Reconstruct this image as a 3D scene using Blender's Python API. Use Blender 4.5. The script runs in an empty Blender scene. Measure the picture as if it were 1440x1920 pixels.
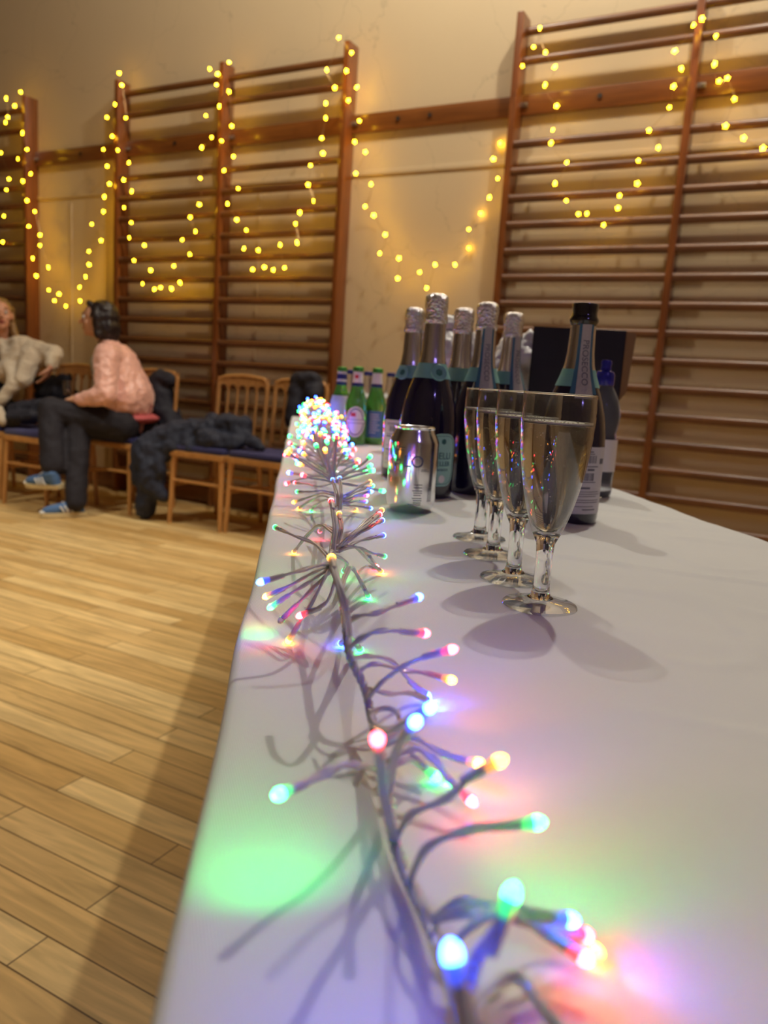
import bpy, bmesh, math, random
from mathutils import Vector, Matrix, Quaternion, noise

random.seed(7)
C = bpy.context.scene
COL = C.collection
PI = math.pi

# ------------------------------------------------------------------ camera
EYE = 0.915                     # eye level, 0.17 m above the table top
YAW, PITCH, ROLL, FPX = math.radians(27.49), math.radians(9.543), math.radians(3.733), 1440.0
FW = Vector((-math.sin(YAW)*math.cos(PITCH), math.cos(YAW)*math.cos(PITCH), -math.sin(PITCH)))
_r = Vector((math.cos(YAW), math.sin(YAW), 0)); _u = _r.cross(FW)
RT = _r*math.cos(ROLL) + _u*math.sin(ROLL)
UP = -_r*math.sin(ROLL) + _u*math.cos(ROLL)
CAM = Vector((0, 0, EYE))
cam = bpy.data.cameras.new('camera'); camo = bpy.data.objects.new('camera', cam); COL.objects.link(camo)
camo.matrix_world = Matrix(((RT.x, UP.x, -FW.x, CAM.x), (RT.y, UP.y, -FW.y, CAM.y), (RT.z, UP.z, -FW.z, CAM.z), (0, 0, 0, 1)))
cam.sensor_fit = 'HORIZONTAL'; cam.sensor_width = 36; cam.lens = 36*FPX/1440
cam.clip_start = 0.02; cam.clip_end = 60
cam.dof.use_dof = True; cam.dof.focus_distance = 0.62; cam.dof.aperture_fstop = 10.5
C.camera = camo

def ray(x, y): return FW + RT*(x-720)/FPX - UP*(y-960)/FPX
def atz(x, y, z):
    v = ray(x, y); return CAM + v*((z-EYE)/v.z)
def aty(x, y, Y):
    v = ray(x, y); return CAM + v*(Y/v.y)
TZ = 0.745
def tab(x, y, h=0.0): return atz(x, y, TZ+h)

# ------------------------------------------------------------------ world, lamps, exposure
w = bpy.data.worlds.new('hall_ambient'); C.world = w; w.use_nodes = True
bg = w.node_tree.nodes['Background']; bg.inputs[0].default_value = (0.66, 0.52, 0.80, 1); bg.inputs[1].default_value = 0.03
C.view_settings.view_transform = 'Standard'; C.view_settings.look = 'None'
C.view_settings.exposure = 0.0; C.view_settings.gamma = 1.0; C.view_settings.use_curve_mapping = False
C.cycles.caustics_reflective = False; C.cycles.caustics_refractive = False
C.cycles.sample_clamp_indirect = 4.0; C.cycles.max_bounces = 12; C.cycles.transmission_bounces = 12
C.cycles.transparent_max_bounces = 12
C.cycles.use_denoising = True

def lamp(name, loc, power, col, radius):
    l = bpy.data.lights.new(name, 'POINT'); l.energy = power; l.color = col; l.shadow_soft_size = radius
    o = bpy.data.objects.new(name, l); o.location = loc; COL.objects.link(o); return o
WARM = (1.0, 0.95, 0.80)
lamp('ceiling_lamp', (-0.36, 3.02, 4.8), 255, WARM, 0.05)
lamp('ceiling_lamp', (-2.05, 2.85, 4.8), 150, WARM, 0.05)
def fill_spot(loc, aim, power, cone, col):
    l = bpy.data.lights.new('floor_fill_spot', 'SPOT'); l.energy = power; l.color = col; l.shadow_soft_size = 0.08
    l.spot_size = math.radians(cone); l.spot_blend = 0.6
    o = bpy.data.objects.new('floor_fill_spot', l); COL.objects.link(o); o.location = loc
    o.rotation_euler = (Vector(aim)-Vector(loc)).to_track_quat('-Z', 'Y').to_euler()
fill_spot((-3.9, 0.6, 4.8), (-3.9, 1.5, 0), 420, 58, (1.0, 0.90, 0.68))  # added fill to brighten the floor at left, not a known fixture
lamp('violet_fill', (2.6, -1.6, 3.2), 30, (0.42, 0.30, 1.0), 0.06)  # added fill that tints the shadows violet, no such lamp known

# ------------------------------------------------------------------ materials
def node_mat(name):
    m = bpy.data.materials.new(name); m.use_nodes = True
    return m, m.node_tree, m.node_tree.nodes['Principled BSDF']
def mat(name, col, rough=0.5, metal=0.0, trans=0.0, ior=1.5, coat=0.0, bump=0.0, bscale=60, var=0.0, vscale=8, sheen=0.0, sub=0.0, alpha=1.0):
    m, nt, b = node_mat(name)
    b.inputs['Base Color'].default_value = (*col, 1); b.inputs['Roughness'].default_value = rough
    b.inputs['Metallic'].default_value = metal; b.inputs['Transmission Weight'].default_value = trans
    b.inputs['IOR'].default_value = ior; b.inputs['Coat Weight'].default_value = coat
    b.inputs['Coat Roughness'].default_value = 0.12; b.inputs['Sheen Weight'].default_value = sheen
    if alpha < 1: b.inputs['Alpha'].default_value = alpha
    tc = nt.nodes.new('ShaderNodeTexCoord')
    if var:
        n = nt.nodes.new('ShaderNodeTexNoise'); n.inputs['Scale'].default_value = vscale; n.inputs['Detail'].default_value = 4
        nt.links.new(tc.outputs['Object'], n.inputs['Vector'])
        mx = nt.nodes.new('ShaderNodeMix'); mx.data_type = 'RGBA'
        mx.inputs[6].default_value = (*[c*(1-var) for c in col], 1); mx.inputs[7].default_value = (*[min(1, c*(1+var)) for c in col], 1)
        nt.links.new(n.outputs['Fac'], mx.inputs[0]); nt.links.new(mx.outputs[2], b.inputs['Base Color'])
    if bump:
        n = nt.nodes.new('ShaderNodeTexNoise'); n.inputs['Scale'].default_value = bscale; n.inputs['Detail'].default_value = 3
        nt.links.new(tc.outputs['Object'], n.inputs['Vector'])
        bp = nt.nodes.new('ShaderNodeBump'); bp.inputs['Strength'].default_value = bump; bp.inputs['Distance'].default_value = 0.005
        nt.links.new(n.outputs['Fac'], bp.inputs['Height']); nt.links.new(bp.outputs['Normal'], b.inputs['Normal'])
    return m
def emis(name, col, strength, base=(0.5, 0.5, 0.5)):
    m, nt, b = node_mat(name)
    b.inputs['Base Color'].default_value = (*base, 1)
    b.inputs['Emission Color'].default_value = (*col, 1); b.inputs['Emission Strength'].default_value = strength
    b.inputs['Roughness'].default_value = 0.3
    return m
def wood_mat(name, a, b_, scale=(1, 1, 1), rough=0.32, coat=0.4):
    m, nt, b = node_mat(name)
    tc = nt.nodes.new('ShaderNodeTexCoord'); mp = nt.nodes.new('ShaderNodeMapping'); mp.inputs['Scale'].default_value = scale
    n = nt.nodes.new('ShaderNodeTexNoise'); n.inputs['Scale'].default_value = 6; n.inputs['Detail'].default_value = 6; n.inputs['Distortion'].default_value = 0.6
    cr = nt.nodes.new('ShaderNodeValToRGB'); cr.color_ramp.elements[0].position = 0.3; cr.color_ramp.elements[1].position = 0.7
    cr.color_ramp.elements[0].color = (*a, 1); cr.color_ramp.elements[1].color = (*b_, 1)
    nt.links.new(tc.outputs['Object'], mp.inputs[0]); nt.links.new(mp.outputs[0], n.inputs['Vector'])
    nt.links.new(n.outputs['Fac'], cr.inputs[0]); nt.links.new(cr.outputs[0], b.inputs['Base Color'])
    b.inputs['Roughness'].default_value = rough; b.inputs['Coat Weight'].default_value = coat; b.inputs['Coat Roughness'].default_value = 0.2
    return m

M = {}
M['bar_v'] = wood_mat('varnished_upright_wood', (0.125, 0.034, 0.006), (0.235, 0.070, 0.014), (6, 6, 0.6))
M['bar_h'] = wood_mat('varnished_rung_wood', (0.090, 0.030, 0.008), (0.18, 0.068, 0.019), (0.6, 6, 6), rough=0.42, coat=0.15)
M['rail'] = wood_mat('varnished_rail_wood', (0.14, 0.042, 0.008), (0.23, 0.078, 0.016), (0.5, 6, 6))
M['beech'] = wood_mat('chair_beech_wood', (0.42, 0.19, 0.055), (0.56, 0.28, 0.09), (4, 4, 1), rough=0.35)
M['bluecush'] = mat('blue_velour', (0.008, 0.010, 0.11), 0.8, sheen=0.3, bump=0.2, bscale=200)
M['cloth'] = None
M['steel'] = mat('dull_steel', (0.45, 0.43, 0.40), 0.35, 1.0)
M['darkhole'] = mat('dark_bolt_hole', (0.02, 0.012, 0.008), 0.6)
M['foil'] = mat('crumpled_silver_foil', (0.78, 0.76, 0.78), 0.22, 1.0, bump=0.9, bscale=260)
M['neckfoil'] = mat('smooth_silver_foil', (0.70, 0.68, 0.70), 0.22, 1.0, bump=0.12, bscale=120)
M['bottle'] = mat('dark_bottle_glass', (0.010, 0.008, 0.030), 0.06, coat=0.5)
M['teal'] = mat('teal_paper', (0.20, 0.46, 0.44), 0.5)
M['teal_light'] = mat('pale_teal_paper', (0.34, 0.60, 0.54), 0.55)
M['teal_ink'] = mat('dark_teal_ink', (0.03, 0.13, 0.13), 0.6)
M['label'] = mat('pale_grey_paper', (0.62, 0.60, 0.62), 0.6)
M['ink'] = mat('grey_ink', (0.16, 0.16, 0.19), 0.7)
M['strip'] = mat('printed_grey_strip', (0.50, 0.47, 0.46), 0.5, bump=0.4, bscale=300)
M['stripblue'] = mat('blue_strip_border', (0.05, 0.16, 0.26), 0.5)
M['blackglass'] = mat('black_bottle_lip', (0.008, 0.006, 0.010), 0.08, coat=0.6)
M['alu'] = mat('brushed_aluminium', (0.82, 0.82, 0.86), 0.16, 1.0)
M['alu_ink'] = mat('grey_can_print', (0.10, 0.10, 0.14), 0.4, 0.6)
M['green'] = mat('green_glass', (0.10, 0.36, 0.06), 0.06, trans=0.55, ior=1.45, coat=0.4)
M['clearp'] = mat('clear_plastic', (0.85, 0.88, 0.92), 0.12, trans=0.9, ior=1.2)
M['greenfoil'] = mat('green_foil', (0.10, 0.45, 0.09), 0.3, 0.8)
M['whitepaper'] = mat('white_label_paper', (0.78, 0.76, 0.78), 0.55)
M['navy'] = mat('navy_print', (0.015, 0.02, 0.16), 0.5)
M['bluelabel'] = mat('blue_label_paper', (0.07, 0.17, 0.42), 0.5)
M['red'] = mat('red_print', (0.6, 0.04, 0.05), 0.5)
M['bluecap'] = mat('blue_plastic', (0.01, 0.012, 0.30), 0.25, coat=0.3)
M['whitep'] = mat('white_plastic', (0.80, 0.80, 0.82), 0.35)
M['blackcard'] = mat('black_card', (0.008, 0.007, 0.018), 0.55)
M['kraft'] = mat('brown_card', (0.28, 0.17, 0.09), 0.8, var=0.15)
M['bag'] = mat('crumpled_white_film', (0.80, 0.79, 0.80), 0.35, sheen=0.1)
M['glass'] = mat('clear_glass', (1, 1, 1), 0.0, trans=1.0, ior=1.5)
m, nt, b = node_mat('thin_clear_glass'); nt.nodes.remove(b)
lw_ = nt.nodes.new('ShaderNodeLayerWeight'); lw_.inputs['Blend'].default_value = 0.5
fr = nt.nodes.new('ShaderNodeMath'); fr.operation = 'POWER'; fr.inputs[1].default_value = 2.6; nt.links.new(lw_.outputs['Facing'], fr.inputs[0])
tr = nt.nodes.new('ShaderNodeBsdfTransparent'); tr.inputs['Color'].default_value = (0.93, 0.94, 0.95, 1)
gl = nt.nodes.new('ShaderNodeBsdfGlossy'); gl.inputs['Roughness'].default_value = 0.02
ms_ = nt.nodes.new('ShaderNodeMixShader'); fa = nt.nodes.new('ShaderNodeMath'); fa.operation = 'MULTIPLY_ADD'; fa.inputs[1].default_value = 0.85; fa.inputs[2].default_value = 0.05; nt.links.new(fr.outputs[0], fa.inputs[0]); nt.links.new(fa.outputs[0], ms_.inputs[0]); nt.links.new(tr.outputs[0], ms_.inputs[1]); nt.links.new(gl.outputs[0], ms_.inputs[2])
nt.links.new(ms_.outputs[0], nt.nodes['Material Output'].inputs['Surface']); M['thin_glass'] = m
M['wine'] = mat('pale_sparkling_wine', (1.0, 0.965, 0.90), 0.0, trans=1.0, ior=1.34)
M['foam'] = mat('fine_foam', (0.88, 0.84, 0.66), 0.5)
M['bubble'] = mat('bubble_glint', (1, 0.97, 0.85), 0.05, metal=1.0)
M['pvc'] = mat('grey_clear_cable', (0.62, 0.60, 0.62), 0.28, trans=0.25, ior=1.35, coat=0.4)
M['pvc_dead'] = mat('unlit_clear_led', (0.85, 0.85, 0.8), 0.1, trans=0.8)
M['starwire'] = mat('thin_copper_wire', (0.45, 0.30, 0.14), 0.35, 0.8)
M['star'] = emis('warm_yellow_star_bulb', (1.0, 0.55, 0.008), 42)
M['skin'] = mat('skin', (0.62, 0.33, 0.22), 0.5, bump=0.05)
M['skin_b'] = mat('rosy_skin', (0.58, 0.28, 0.18), 0.5)
M['hair_dark'] = mat('dark_brown_hair', (0.016, 0.009, 0.010), 0.4, bump=0.6, bscale=90)
M['hair_fair'] = mat('light_brown_hair', (0.22, 0.12, 0.04), 0.5, bump=0.6, bscale=90)
M['pink'] = mat('pink_quilted_satin', (0.80, 0.43, 0.36), 0.36, bump=1.0, bscale=38, var=0.22, vscale=55, sheen=0.3)
M['pinkrib'] = mat('deep_pink_ribbing', (0.50, 0.10, 0.11), 0.8)
M['tee'] = mat('patterned_grey_shirt', (0.30, 0.30, 0.26), 0.8, var=0.7, vscale=40)
M['blacktr'] = mat('black_trousers', (0.010, 0.008, 0.016), 0.8)
M['blackcoat'] = mat('black_coat_cloth', (0.010, 0.010, 0.022), 0.75, bump=0.3, bscale=50)
M['navycoat'] = mat('dark_navy_coat_cloth', (0.014, 0.018, 0.040), 0.75, bump=0.3, bscale=50)
M['cream'] = mat('cream_knit', (0.62, 0.52, 0.40), 0.9, bump=0.7, bscale=120, sheen=0.3)
M['shoeblue'] = mat('blue_suede', (0.07, 0.15, 0.34), 0.8)
M['shoewhite'] = mat('white_leather', (0.75, 0.75, 0.74), 0.5)
M['gum'] = mat('cream_rubber_sole', (0.66, 0.55, 0.32), 0.6)
M['eye'] = mat('dark_eye', (0.02, 0.015, 0.012), 0.2)
M['lip'] = mat('lips', (0.40, 0.08, 0.07), 0.5)
LEDC = {'R': (1.0, 0.03, 0.05), 'G': (0.02, 1.0, 0.16), 'B': (0.015, 0.07, 1.0), 'A': (1.0, 0.30, 0.02)}
LSTR = {'R': 42, 'G': 24, 'B': 65, 'A': 28}
for k, c in LEDC.items():
    nm = {'R': 'red', 'G': 'green', 'B': 'blue', 'A': 'amber'}[k]
    M['led'+k] = emis(nm+'_led_tip', c, LSTR[k])
    M['col'+k] = emis(nm+'_led_collar', c, 2.2, base=(0.3, 0.3, 0.3))

# wall paint
m, nt, b = node_mat('cream_painted_plaster')
tc = nt.nodes.new('ShaderNodeTexCoord')
n1 = nt.nodes.new('ShaderNodeTexNoise'); n1.inputs['Scale'].default_value = 1.2; n1.inputs['Detail'].default_value = 5
mx = nt.nodes.new('ShaderNodeMix'); mx.data_type = 'RGBA'
mx.inputs[6].default_value = (0.58, 0.44, 0.27, 1); mx.inputs[7].default_value = (0.66, 0.52, 0.33, 1)
nt.links.new(tc.outputs['Object'], n1.inputs['Vector']); nt.links.new(n1.outputs['Fac'], mx.inputs[0])
vo = nt.nodes.new('ShaderNodeTexVoronoi'); vo.feature = 'DISTANCE_TO_EDGE'; vo.inputs['Scale'].default_value = 1.6
dn = nt.nodes.new('ShaderNodeTexNoise'); dn.inputs['Scale'].default_value = 3; dn.inputs['Detail'].default_value = 6
va = nt.nodes.new('ShaderNodeVectorMath'); va.operation = 'ADD'
sc = nt.nodes.new('ShaderNodeVectorMath'); sc.operation = 'SCALE'; sc.inputs['Scale'].default_value = 0.5
nt.links.new(tc.outputs['Object'], dn.inputs['Vector']); nt.links.new(dn.outputs['Color'], sc.inputs[0])
nt.links.new(tc.outputs['Object'], va.inputs[0]); nt.links.new(sc.outputs[0], va.inputs[1]); nt.links.new(va.outputs[0], vo.inputs['Vector'])
mr = nt.nodes.new('ShaderNodeMapRange'); mr.inputs['From Min'].default_value = 0.0; mr.inputs['From Max'].default_value = 0.006
mr.inputs['To Min'].default_value = 0.80; mr.inputs['To Max'].default_value = 1.0
nt.links.new(vo.outputs['Distance'], mr.inputs['Value'])
ml = nt.nodes.new('ShaderNodeMix'); ml.data_type = 'RGBA'; ml.blend_type = 'MULTIPLY'; ml.inputs[0].default_value = 1
nt.links.new(mx.outputs[2], ml.inputs[6]); nt.links.new(mr.outputs[0], ml.inputs[7]); nt.links.new(ml.outputs[2], b.inputs['Base Color'])
b.inputs['Roughness'].default_value = 0.42
M['wall'] = m
M['ceil'] = mat('white_ceiling_paint', (0.28, 0.25, 0.235), 0.7)
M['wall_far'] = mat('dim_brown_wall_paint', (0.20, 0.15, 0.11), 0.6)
# floor boards
m, nt, b = node_mat('varnished_maple_strip_floor')
tc = nt.nodes.new('ShaderNodeTexCoord')
br = nt.nodes.new('ShaderNodeTexBrick'); br.offset = 0.37; br.offset_frequency = 2; br.squash = 1
br.inputs['Scale'].default_value = 1; br.inputs['Brick Width'].default_value = 0.95; br.inputs['Row Height'].default_value = 0.075
br.inputs['Mortar Size'].default_value = 0.0017; br.inputs['Mortar Smooth'].default_value = 0.2; br.inputs['Bias'].default_value = 0.0
br.inputs['Color1'].default_value = (0.56, 0.34, 0.12, 1); br.inputs['Color2'].default_value = (0.84, 0.61, 0.29, 1); br.inputs['Mortar'].default_value = (0.16, 0.085, 0.03, 1)
nt.links.new(tc.outputs['Object'], br.inputs['Vector'])
mp = nt.nodes.new('ShaderNodeMapping'); mp.inputs['Scale'].default_value = (1.2, 14, 1)
nn = nt.nodes.new('ShaderNodeTexNoise'); nn.inputs['Scale'].default_value = 3; nn.inputs['Detail'].default_value = 7; nn.inputs['Distortion'].default_value = 1.0
nt.links.new(tc.outputs['Object'], mp.inputs[0]); nt.links.new(mp.outputs[0], nn.inputs['Vector'])
m1 = nt.nodes.new('ShaderNodeMapRange'); m1.inputs['From Min'].default_value = 0.3; m1.inputs['From Max'].default_value = 0.7; m1.inputs['To Min'].default_value = 0.72; m1.inputs['To Max'].default_value = 1.18
nt.links.new(nn.outputs['Fac'], m1.inputs['Value'])
ml = nt.nodes.new('ShaderNodeMix'); ml.data_type = 'RGBA'; ml.blend_type = 'MULTIPLY'; ml.inputs[0].default_value = 1
nt.links.new(br.outputs['Color'], ml.inputs[6]); nt.links.new(m1.outputs[0], ml.inputs[7]); nt.links.new(ml.outputs[2], b.inputs['Base Color'])
n3 = nt.nodes.new('ShaderNodeTexNoise'); n3.inputs['Scale'].default_value = 5; n3.inputs['Detail'].default_value = 5
nt.links.new(tc.outputs['Object'], n3.inputs['Vector'])
m2 = nt.nodes.new('ShaderNodeMapRange'); m2.inputs['To Min'].default_value = 0.22; m2.inputs['To Max'].default_value = 0.5
nt.links.new(n3.outputs['Fac'], m2.inputs['Value']); nt.links.new(m2.outputs[0], b.inputs['Roughness'])
bp = nt.nodes.new('ShaderNodeBump'); bp.inputs['Strength'].default_value = 0.25; bp.inputs['Distance'].default_value = 0.004
nt.links.new(br.outputs['Fac'], bp.inputs['Height']); bp.invert = True; nt.links.new(bp.outputs['Normal'], b.inputs['Normal'])
M['floor'] = m
# table linen with a fine twill
m, nt, b = node_mat('white_twill_table_linen')
tc = nt.nodes.new('ShaderNodeTexCoord')
wv = nt.nodes.new('ShaderNodeTexWave'); wv.wave_type = 'BANDS'; wv.bands_direction = 'DIAGONAL'; wv.inputs['Scale'].default_value = 420; wv.inputs['Distortion'].default_value = 0.4
nt.links.new(tc.outputs['Object'], wv.inputs['Vector'])
nn = nt.nodes.new('ShaderNodeTexNoise'); nn.inputs['Scale'].default_value = 900; nn.inputs['Detail'].default_value = 2
nt.links.new(tc.outputs['Object'], nn.inputs['Vector'])
ad = nt.nodes.new('ShaderNodeMath'); ad.operation = 'ADD'; nt.links.new(wv.outputs['Fac'], ad.inputs[0]); nt.links.new(nn.outputs['Fac'], ad.inputs[1])
bp = nt.nodes.new('ShaderNodeBump'); bp.inputs['Strength'].default_value = 0.3; bp.inputs['Distance'].default_value = 0.0004
nt.links.new(ad.outputs[0], bp.inputs['Height']); nt.links.new(bp.outputs['Normal'], b.inputs['Normal'])
ns = nt.nodes.new('ShaderNodeTexNoise'); ns.inputs['Scale'].default_value = 3.5; ns.inputs['Detail'].default_value = 4
nt.links.new(tc.outputs['Object'], ns.inputs['Vector'])
mx = nt.nodes.new('ShaderNodeMix'); mx.data_type = 'RGBA'; mx.inputs[6].default_value = (0.60, 0.61, 0.62, 1); mx.inputs[7].default_value = (0.70, 0.71, 0.71, 1)
nt.links.new(ns.outputs['Fac'], mx.inputs[0]); nt.links.new(mx.outputs[2], b.inputs['Base Color'])
b.inputs['Roughness'].default_value = 0.85; b.inputs['Sheen Weight'].default_value = 0.15
M['cloth'] = m

# ------------------------------------------------------------------ mesh helpers
class MB:
    def __init__(s, mats): s.v = []; s.f = []; s.mi = []; s.mats = mats if isinstance(mats, list) else [mats]; s.cur = 0
    def add(s, vs, fs, mi=None):
        o = len(s.v); s.v += [Vector(a) for a in vs]; s.f += [[i+o for i in f] for f in fs]
        s.mi += [s.cur if mi is None else mi]*len(fs); return s
    def box(s, c, d, M3=None):
        c = Vector(c); x, y, z = [a/2 for a in d]
        vs = [Vector((i*x, j*y, k*z)) for i in (-1, 1) for j in (-1, 1) for k in (-1, 1)]
        if M3: vs = [M3 @ a for a in vs]
        return s.add([a+c for a in vs], [(0, 1, 3, 2), (4, 6, 7, 5), (0, 4, 5, 1), (2, 3, 7, 6), (0, 2, 6, 4), (1, 5, 7, 3)])
    def bbox(s, c, d, r, M3=None):      # box with chamfered edges
        bm = bmesh.new(); bmesh.ops.create_cube(bm, size=1, matrix=Matrix.Diagonal((*d, 1)))
        bmesh.ops.bevel(bm, geom=bm.edges[:], offset=r, segments=2, affect='EDGES', profile=0.6)
        return s._bm(bm, c, M3)
    def _bm(s, bm, c, M3=None):
        bm.verts.index_update(); c = Vector(c)
        vs = [(M3 @ v.co if M3 else v.co.copy())+c for v in bm.verts]
        fs = [[v.index for v in f.verts] for f in bm.faces]; bm.free(); return s.add(vs, fs)
    def lathe(s, prof, seg=32, c=(0, 0, 0), M3=None, mis=None):
        c = Vector(c); idx = []; vs = []; fs = []; fm = []
        for r, z in prof:
            if r < 1e-7: idx.append([len(vs)]); vs.append(Vector((0, 0, z)))
            else:
                idx.append(list(range(len(vs), len(vs)+seg)))
                vs += [Vector((r*math.cos(2*PI*k/seg), r*math.sin(2*PI*k/seg), z)) for k in range(seg)]
        for q in range(len(prof)-1):
            A, B = idx[q], idx[q+1]; mi = s.cur if mis is None else mis[q]
            for k in range(seg):
                k2 = (k+1) % seg
                if len(A) == 1 and len(B) == 1: continue
                if len(A) == 1: fs.append((A[0], B[k2], B[k]))
                elif len(B) == 1: fs.append((A[k], A[k2], B[0]))
                else: fs.append((A[k], A[k2], B[k2], B[k]))
                fm.append(mi)
        if M3: vs = [M3 @ a for a in vs]
        o = len(s.v); s.v += [a+c for a in vs]; s.f += [[i+o for i in f] for f in fs]; s.mi += fm; return s
    def tube(s, pts, r, seg=8, smooth=0, caps=True):
        P = [Vector(p) for p in pts]
        R_ = list(r) if isinstance(r, (list, tuple)) else [r]*len(P)
        if smooth:
            Q = []; RR = []
            for i in range(len(P)-1):
                p0 = P[max(i-1, 0)]; p1 = P[i]; p2 = P[i+1]; p3 = P[min(i+2, len(P)-1)]
                for k in range(smooth):
                    t = k/smooth
                    Q.append(0.5*((2*p1)+(p2-p0)*t+(2*p0-5*p1+4*p2-p3)*t*t+(3*p1-p0-3*p2+p3)*t**3)); RR.append(R_[i]*(1-t)+R_[i+1]*t)
            Q.append(P[-1]); RR.append(R_[-1]); P, R_ = Q, RR
        t = (P[1]-P[0]).normalized(); n = t.orthogonal().normalized(); vs = []
        for i, p in enumerate(P):
            t2 = (P[min(i+1, len(P)-1)]-P[max(i-1, 0)])
            if t2.length > 1e-9:
                t2.normalize(); n = (n - t2*n.dot(t2)).normalized(); t = t2
            bn = t.cross(n)
            vs += [p+(n*math.cos(2*PI*k/seg)+bn*math.sin(2*PI*k/seg))*R_[i] for k in range(seg)]
        fs = [(i*seg+k, i*seg+(k+1) % seg, (i+1)*seg+(k+1) % seg, (i+1)*seg+k) for i in range(len(P)-1) for k in range(seg)]
        if caps: fs += [list(range(seg))[::-1], list(range((len(P)-1)*seg, len(P)*seg))]
        return s.add(vs, fs)
    def ball(s, c, r, M3=None, sub=2):
        bm = bmesh.new(); bmesh.ops.create_icosphere(bm, subdivisions=sub, radius=1)
        r = r if isinstance(r, (tuple, list)) else (r, r, r)
        D = Matrix.Diagonal(r)
        return s._bm(bm, c, (M3 @ D) if M3 else D)
    def hull(s, pts):
        bm = bmesh.new()
        for p in pts: bm.verts.new(p)
        ret = bmesh.ops.convex_hull(bm, input=bm.verts[:])
        dead = [v for v in bm.verts if not v.link_faces]
        bmesh.ops.delete(bm, geom=dead, context='VERTS')
        bmesh.ops.recalc_face_normals(bm, faces=bm.faces[:])
        return s._bm(bm, (0, 0, 0))
    def cap(s, p0, r0, p1, r1):          # tapered capsule
        bm = bmesh.new(); bmesh.ops.create_icosphere(bm, subdivisions=2, radius=1); sp = [v.co.copy() for v in bm.verts]; bm.free()
        p0, p1 = Vector(p0), Vector(p1)
        return s.hull([p0+q*r0 for q in sp]+[p1+q*r1 for q in sp])
    def build(s, name, parent=None, smooth=True, loc=None, recalc=True):
        me = bpy.data.meshes.new(name)
        vv = s.v
        me.from_pydata([tuple(a) for a in vv], [], s.f)
        for mm in s.mats: me.materials.append(mm)
        me.polygons.foreach_set('material_index', s.mi)
        me.polygons.foreach_set('use_smooth', [smooth]*len(me.polygons))
        if recalc:
            bm = bmesh.new(); bm.from_mesh(me); bmesh.ops.recalc_face_normals(bm, faces=bm.faces[:]); bm.to_mesh(me); bm.free()
        me.update()
        if smooth: 
            try: me.set_sharp_from_angle(angle=math.radians(42))
            except Exception: pass
        o = bpy.data.objects.new(name, me); COL.objects.link(o)
        if parent: o.parent = parent
        if loc is not None: o.location = loc
        return o

def thing(name, label, cat, loc=(0, 0, 0), rz=0, group=None):
    o = bpy.data.objects.new(name, None); COL.objects.link(o); o.empty_display_size = 0.05
    o.location = loc; o.rotation_euler = (0, 0, rz); return tag(o, label, cat, group)
def tag(o, label, cat, group=None, kind=None):
    if label: o['label'] = label
    if cat: o['category'] = cat
    if group: o['group'] = group
    if kind: o['kind'] = kind
    return o
def struct(o): o['kind'] = 'structure'; return o
def remesh(o, voxel, smooth_it=4, nz=0.0, nscale=8, seed=0):
    md = o.modifiers.new('r', 'REMESH'); md.mode = 'VOXEL'; md.voxel_size = voxel; md.use_smooth_shade = True
    if smooth_it:
        sm = o.modifiers.new('s', 'SMOOTH'); sm.iterations = smooth_it; sm.factor = 0.5
    dg = bpy.context.evaluated_depsgraph_get(); me = bpy.data.meshes.new_from_object(o.evaluated_get(dg))
    mats = [x for x in o.data.materials]; nm = o.name; o.modifiers.clear(); old = o.data; o.data = me; bpy.data.meshes.remove(old); me.name = nm
    if not me.materials:
        for mm in mats: me.materials.append(mm)
    if nz:
        nv = [v.normal.copy() for v in me.vertices]
        for v, nn_ in zip(me.vertices, nv):
            q = v.co*nscale+Vector((seed, seed*2, 0))
            a = noise.noise(q)+0.5*noise.noise(q*2.3); v.co += nn_*a*nz
    me.polygons.foreach_set('use_smooth', [True]*len(me.polygons)); me.update()
    return o
def copy_tree(o, parent=None):
    c = o.copy(); COL.objects.link(c)
    if parent: c.parent = parent
    for ch in list(o.children): copy_tree(ch, c)
    return c
def text_mesh(txt, size):
    cu = bpy.data.curves.new('t', 'FONT'); cu.body = txt; cu.size = size; cu.align_x = 'CENTER'; cu.align_y = 'CENTER'; cu.extrude = 0.00015
    o = bpy.data.objects.new('t', cu); COL.objects.link(o)
    dg = bpy.context.evaluated_depsgraph_get(); me = bpy.data.meshes.new_from_object(o.evaluated_get(dg))
    vs = [v.co.copy() for v in me.vertices]; fs = [list(p.vertices) for p in me.polygons]
    bpy.data.objects.remove(o); bpy.data.curves.remove(cu); bpy.data.meshes.remove(me)
    return vs, fs

# ------------------------------------------------------------------ the room
WY = 4.15
mb = MB(M['wall']); mb.box((-2.5, WY+0.1, 2.4), (14, 0.2, 5.0)); struct(mb.build('wall_north', smooth=False))
mb = MB(M['floor']); mb.box((-2.5, 0.3, -0.05), (14, 7.9, 0.1)); struct(mb.build('floor', smooth=False))
mb = MB(M['wall_far']); mb.box((-2.5, -3.75, 2.4), (14, 0.2, 4.8)); struct(mb.build('wall_south', smooth=False))
mb = MB(M['wall_far']); mb.box((-9.6, 0.25, 2.4), (0.2, 8.2, 4.8)); struct(mb.build('wall_west', smooth=False))
mb = MB(M['wall_far']); mb.box((4.6, 0.25, 2.4), (0.2, 8.2, 4.8)); struct(mb.build('wall_east', smooth=False))
mb = MB(M['ceil']); mb.box((-2.5, 0.25, 5.05), (14.4, 8.2, 0.1)); struct(mb.build('ceiling', smooth=False))
mb = MB(M['rail']); mb.bbox((-2.5, WY-0.07, 0.06), (13.9, 0.02, 0.12), 0.004)
o = mb.build('baseboard_north'); o.location.y = 0.058; struct(o)
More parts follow.
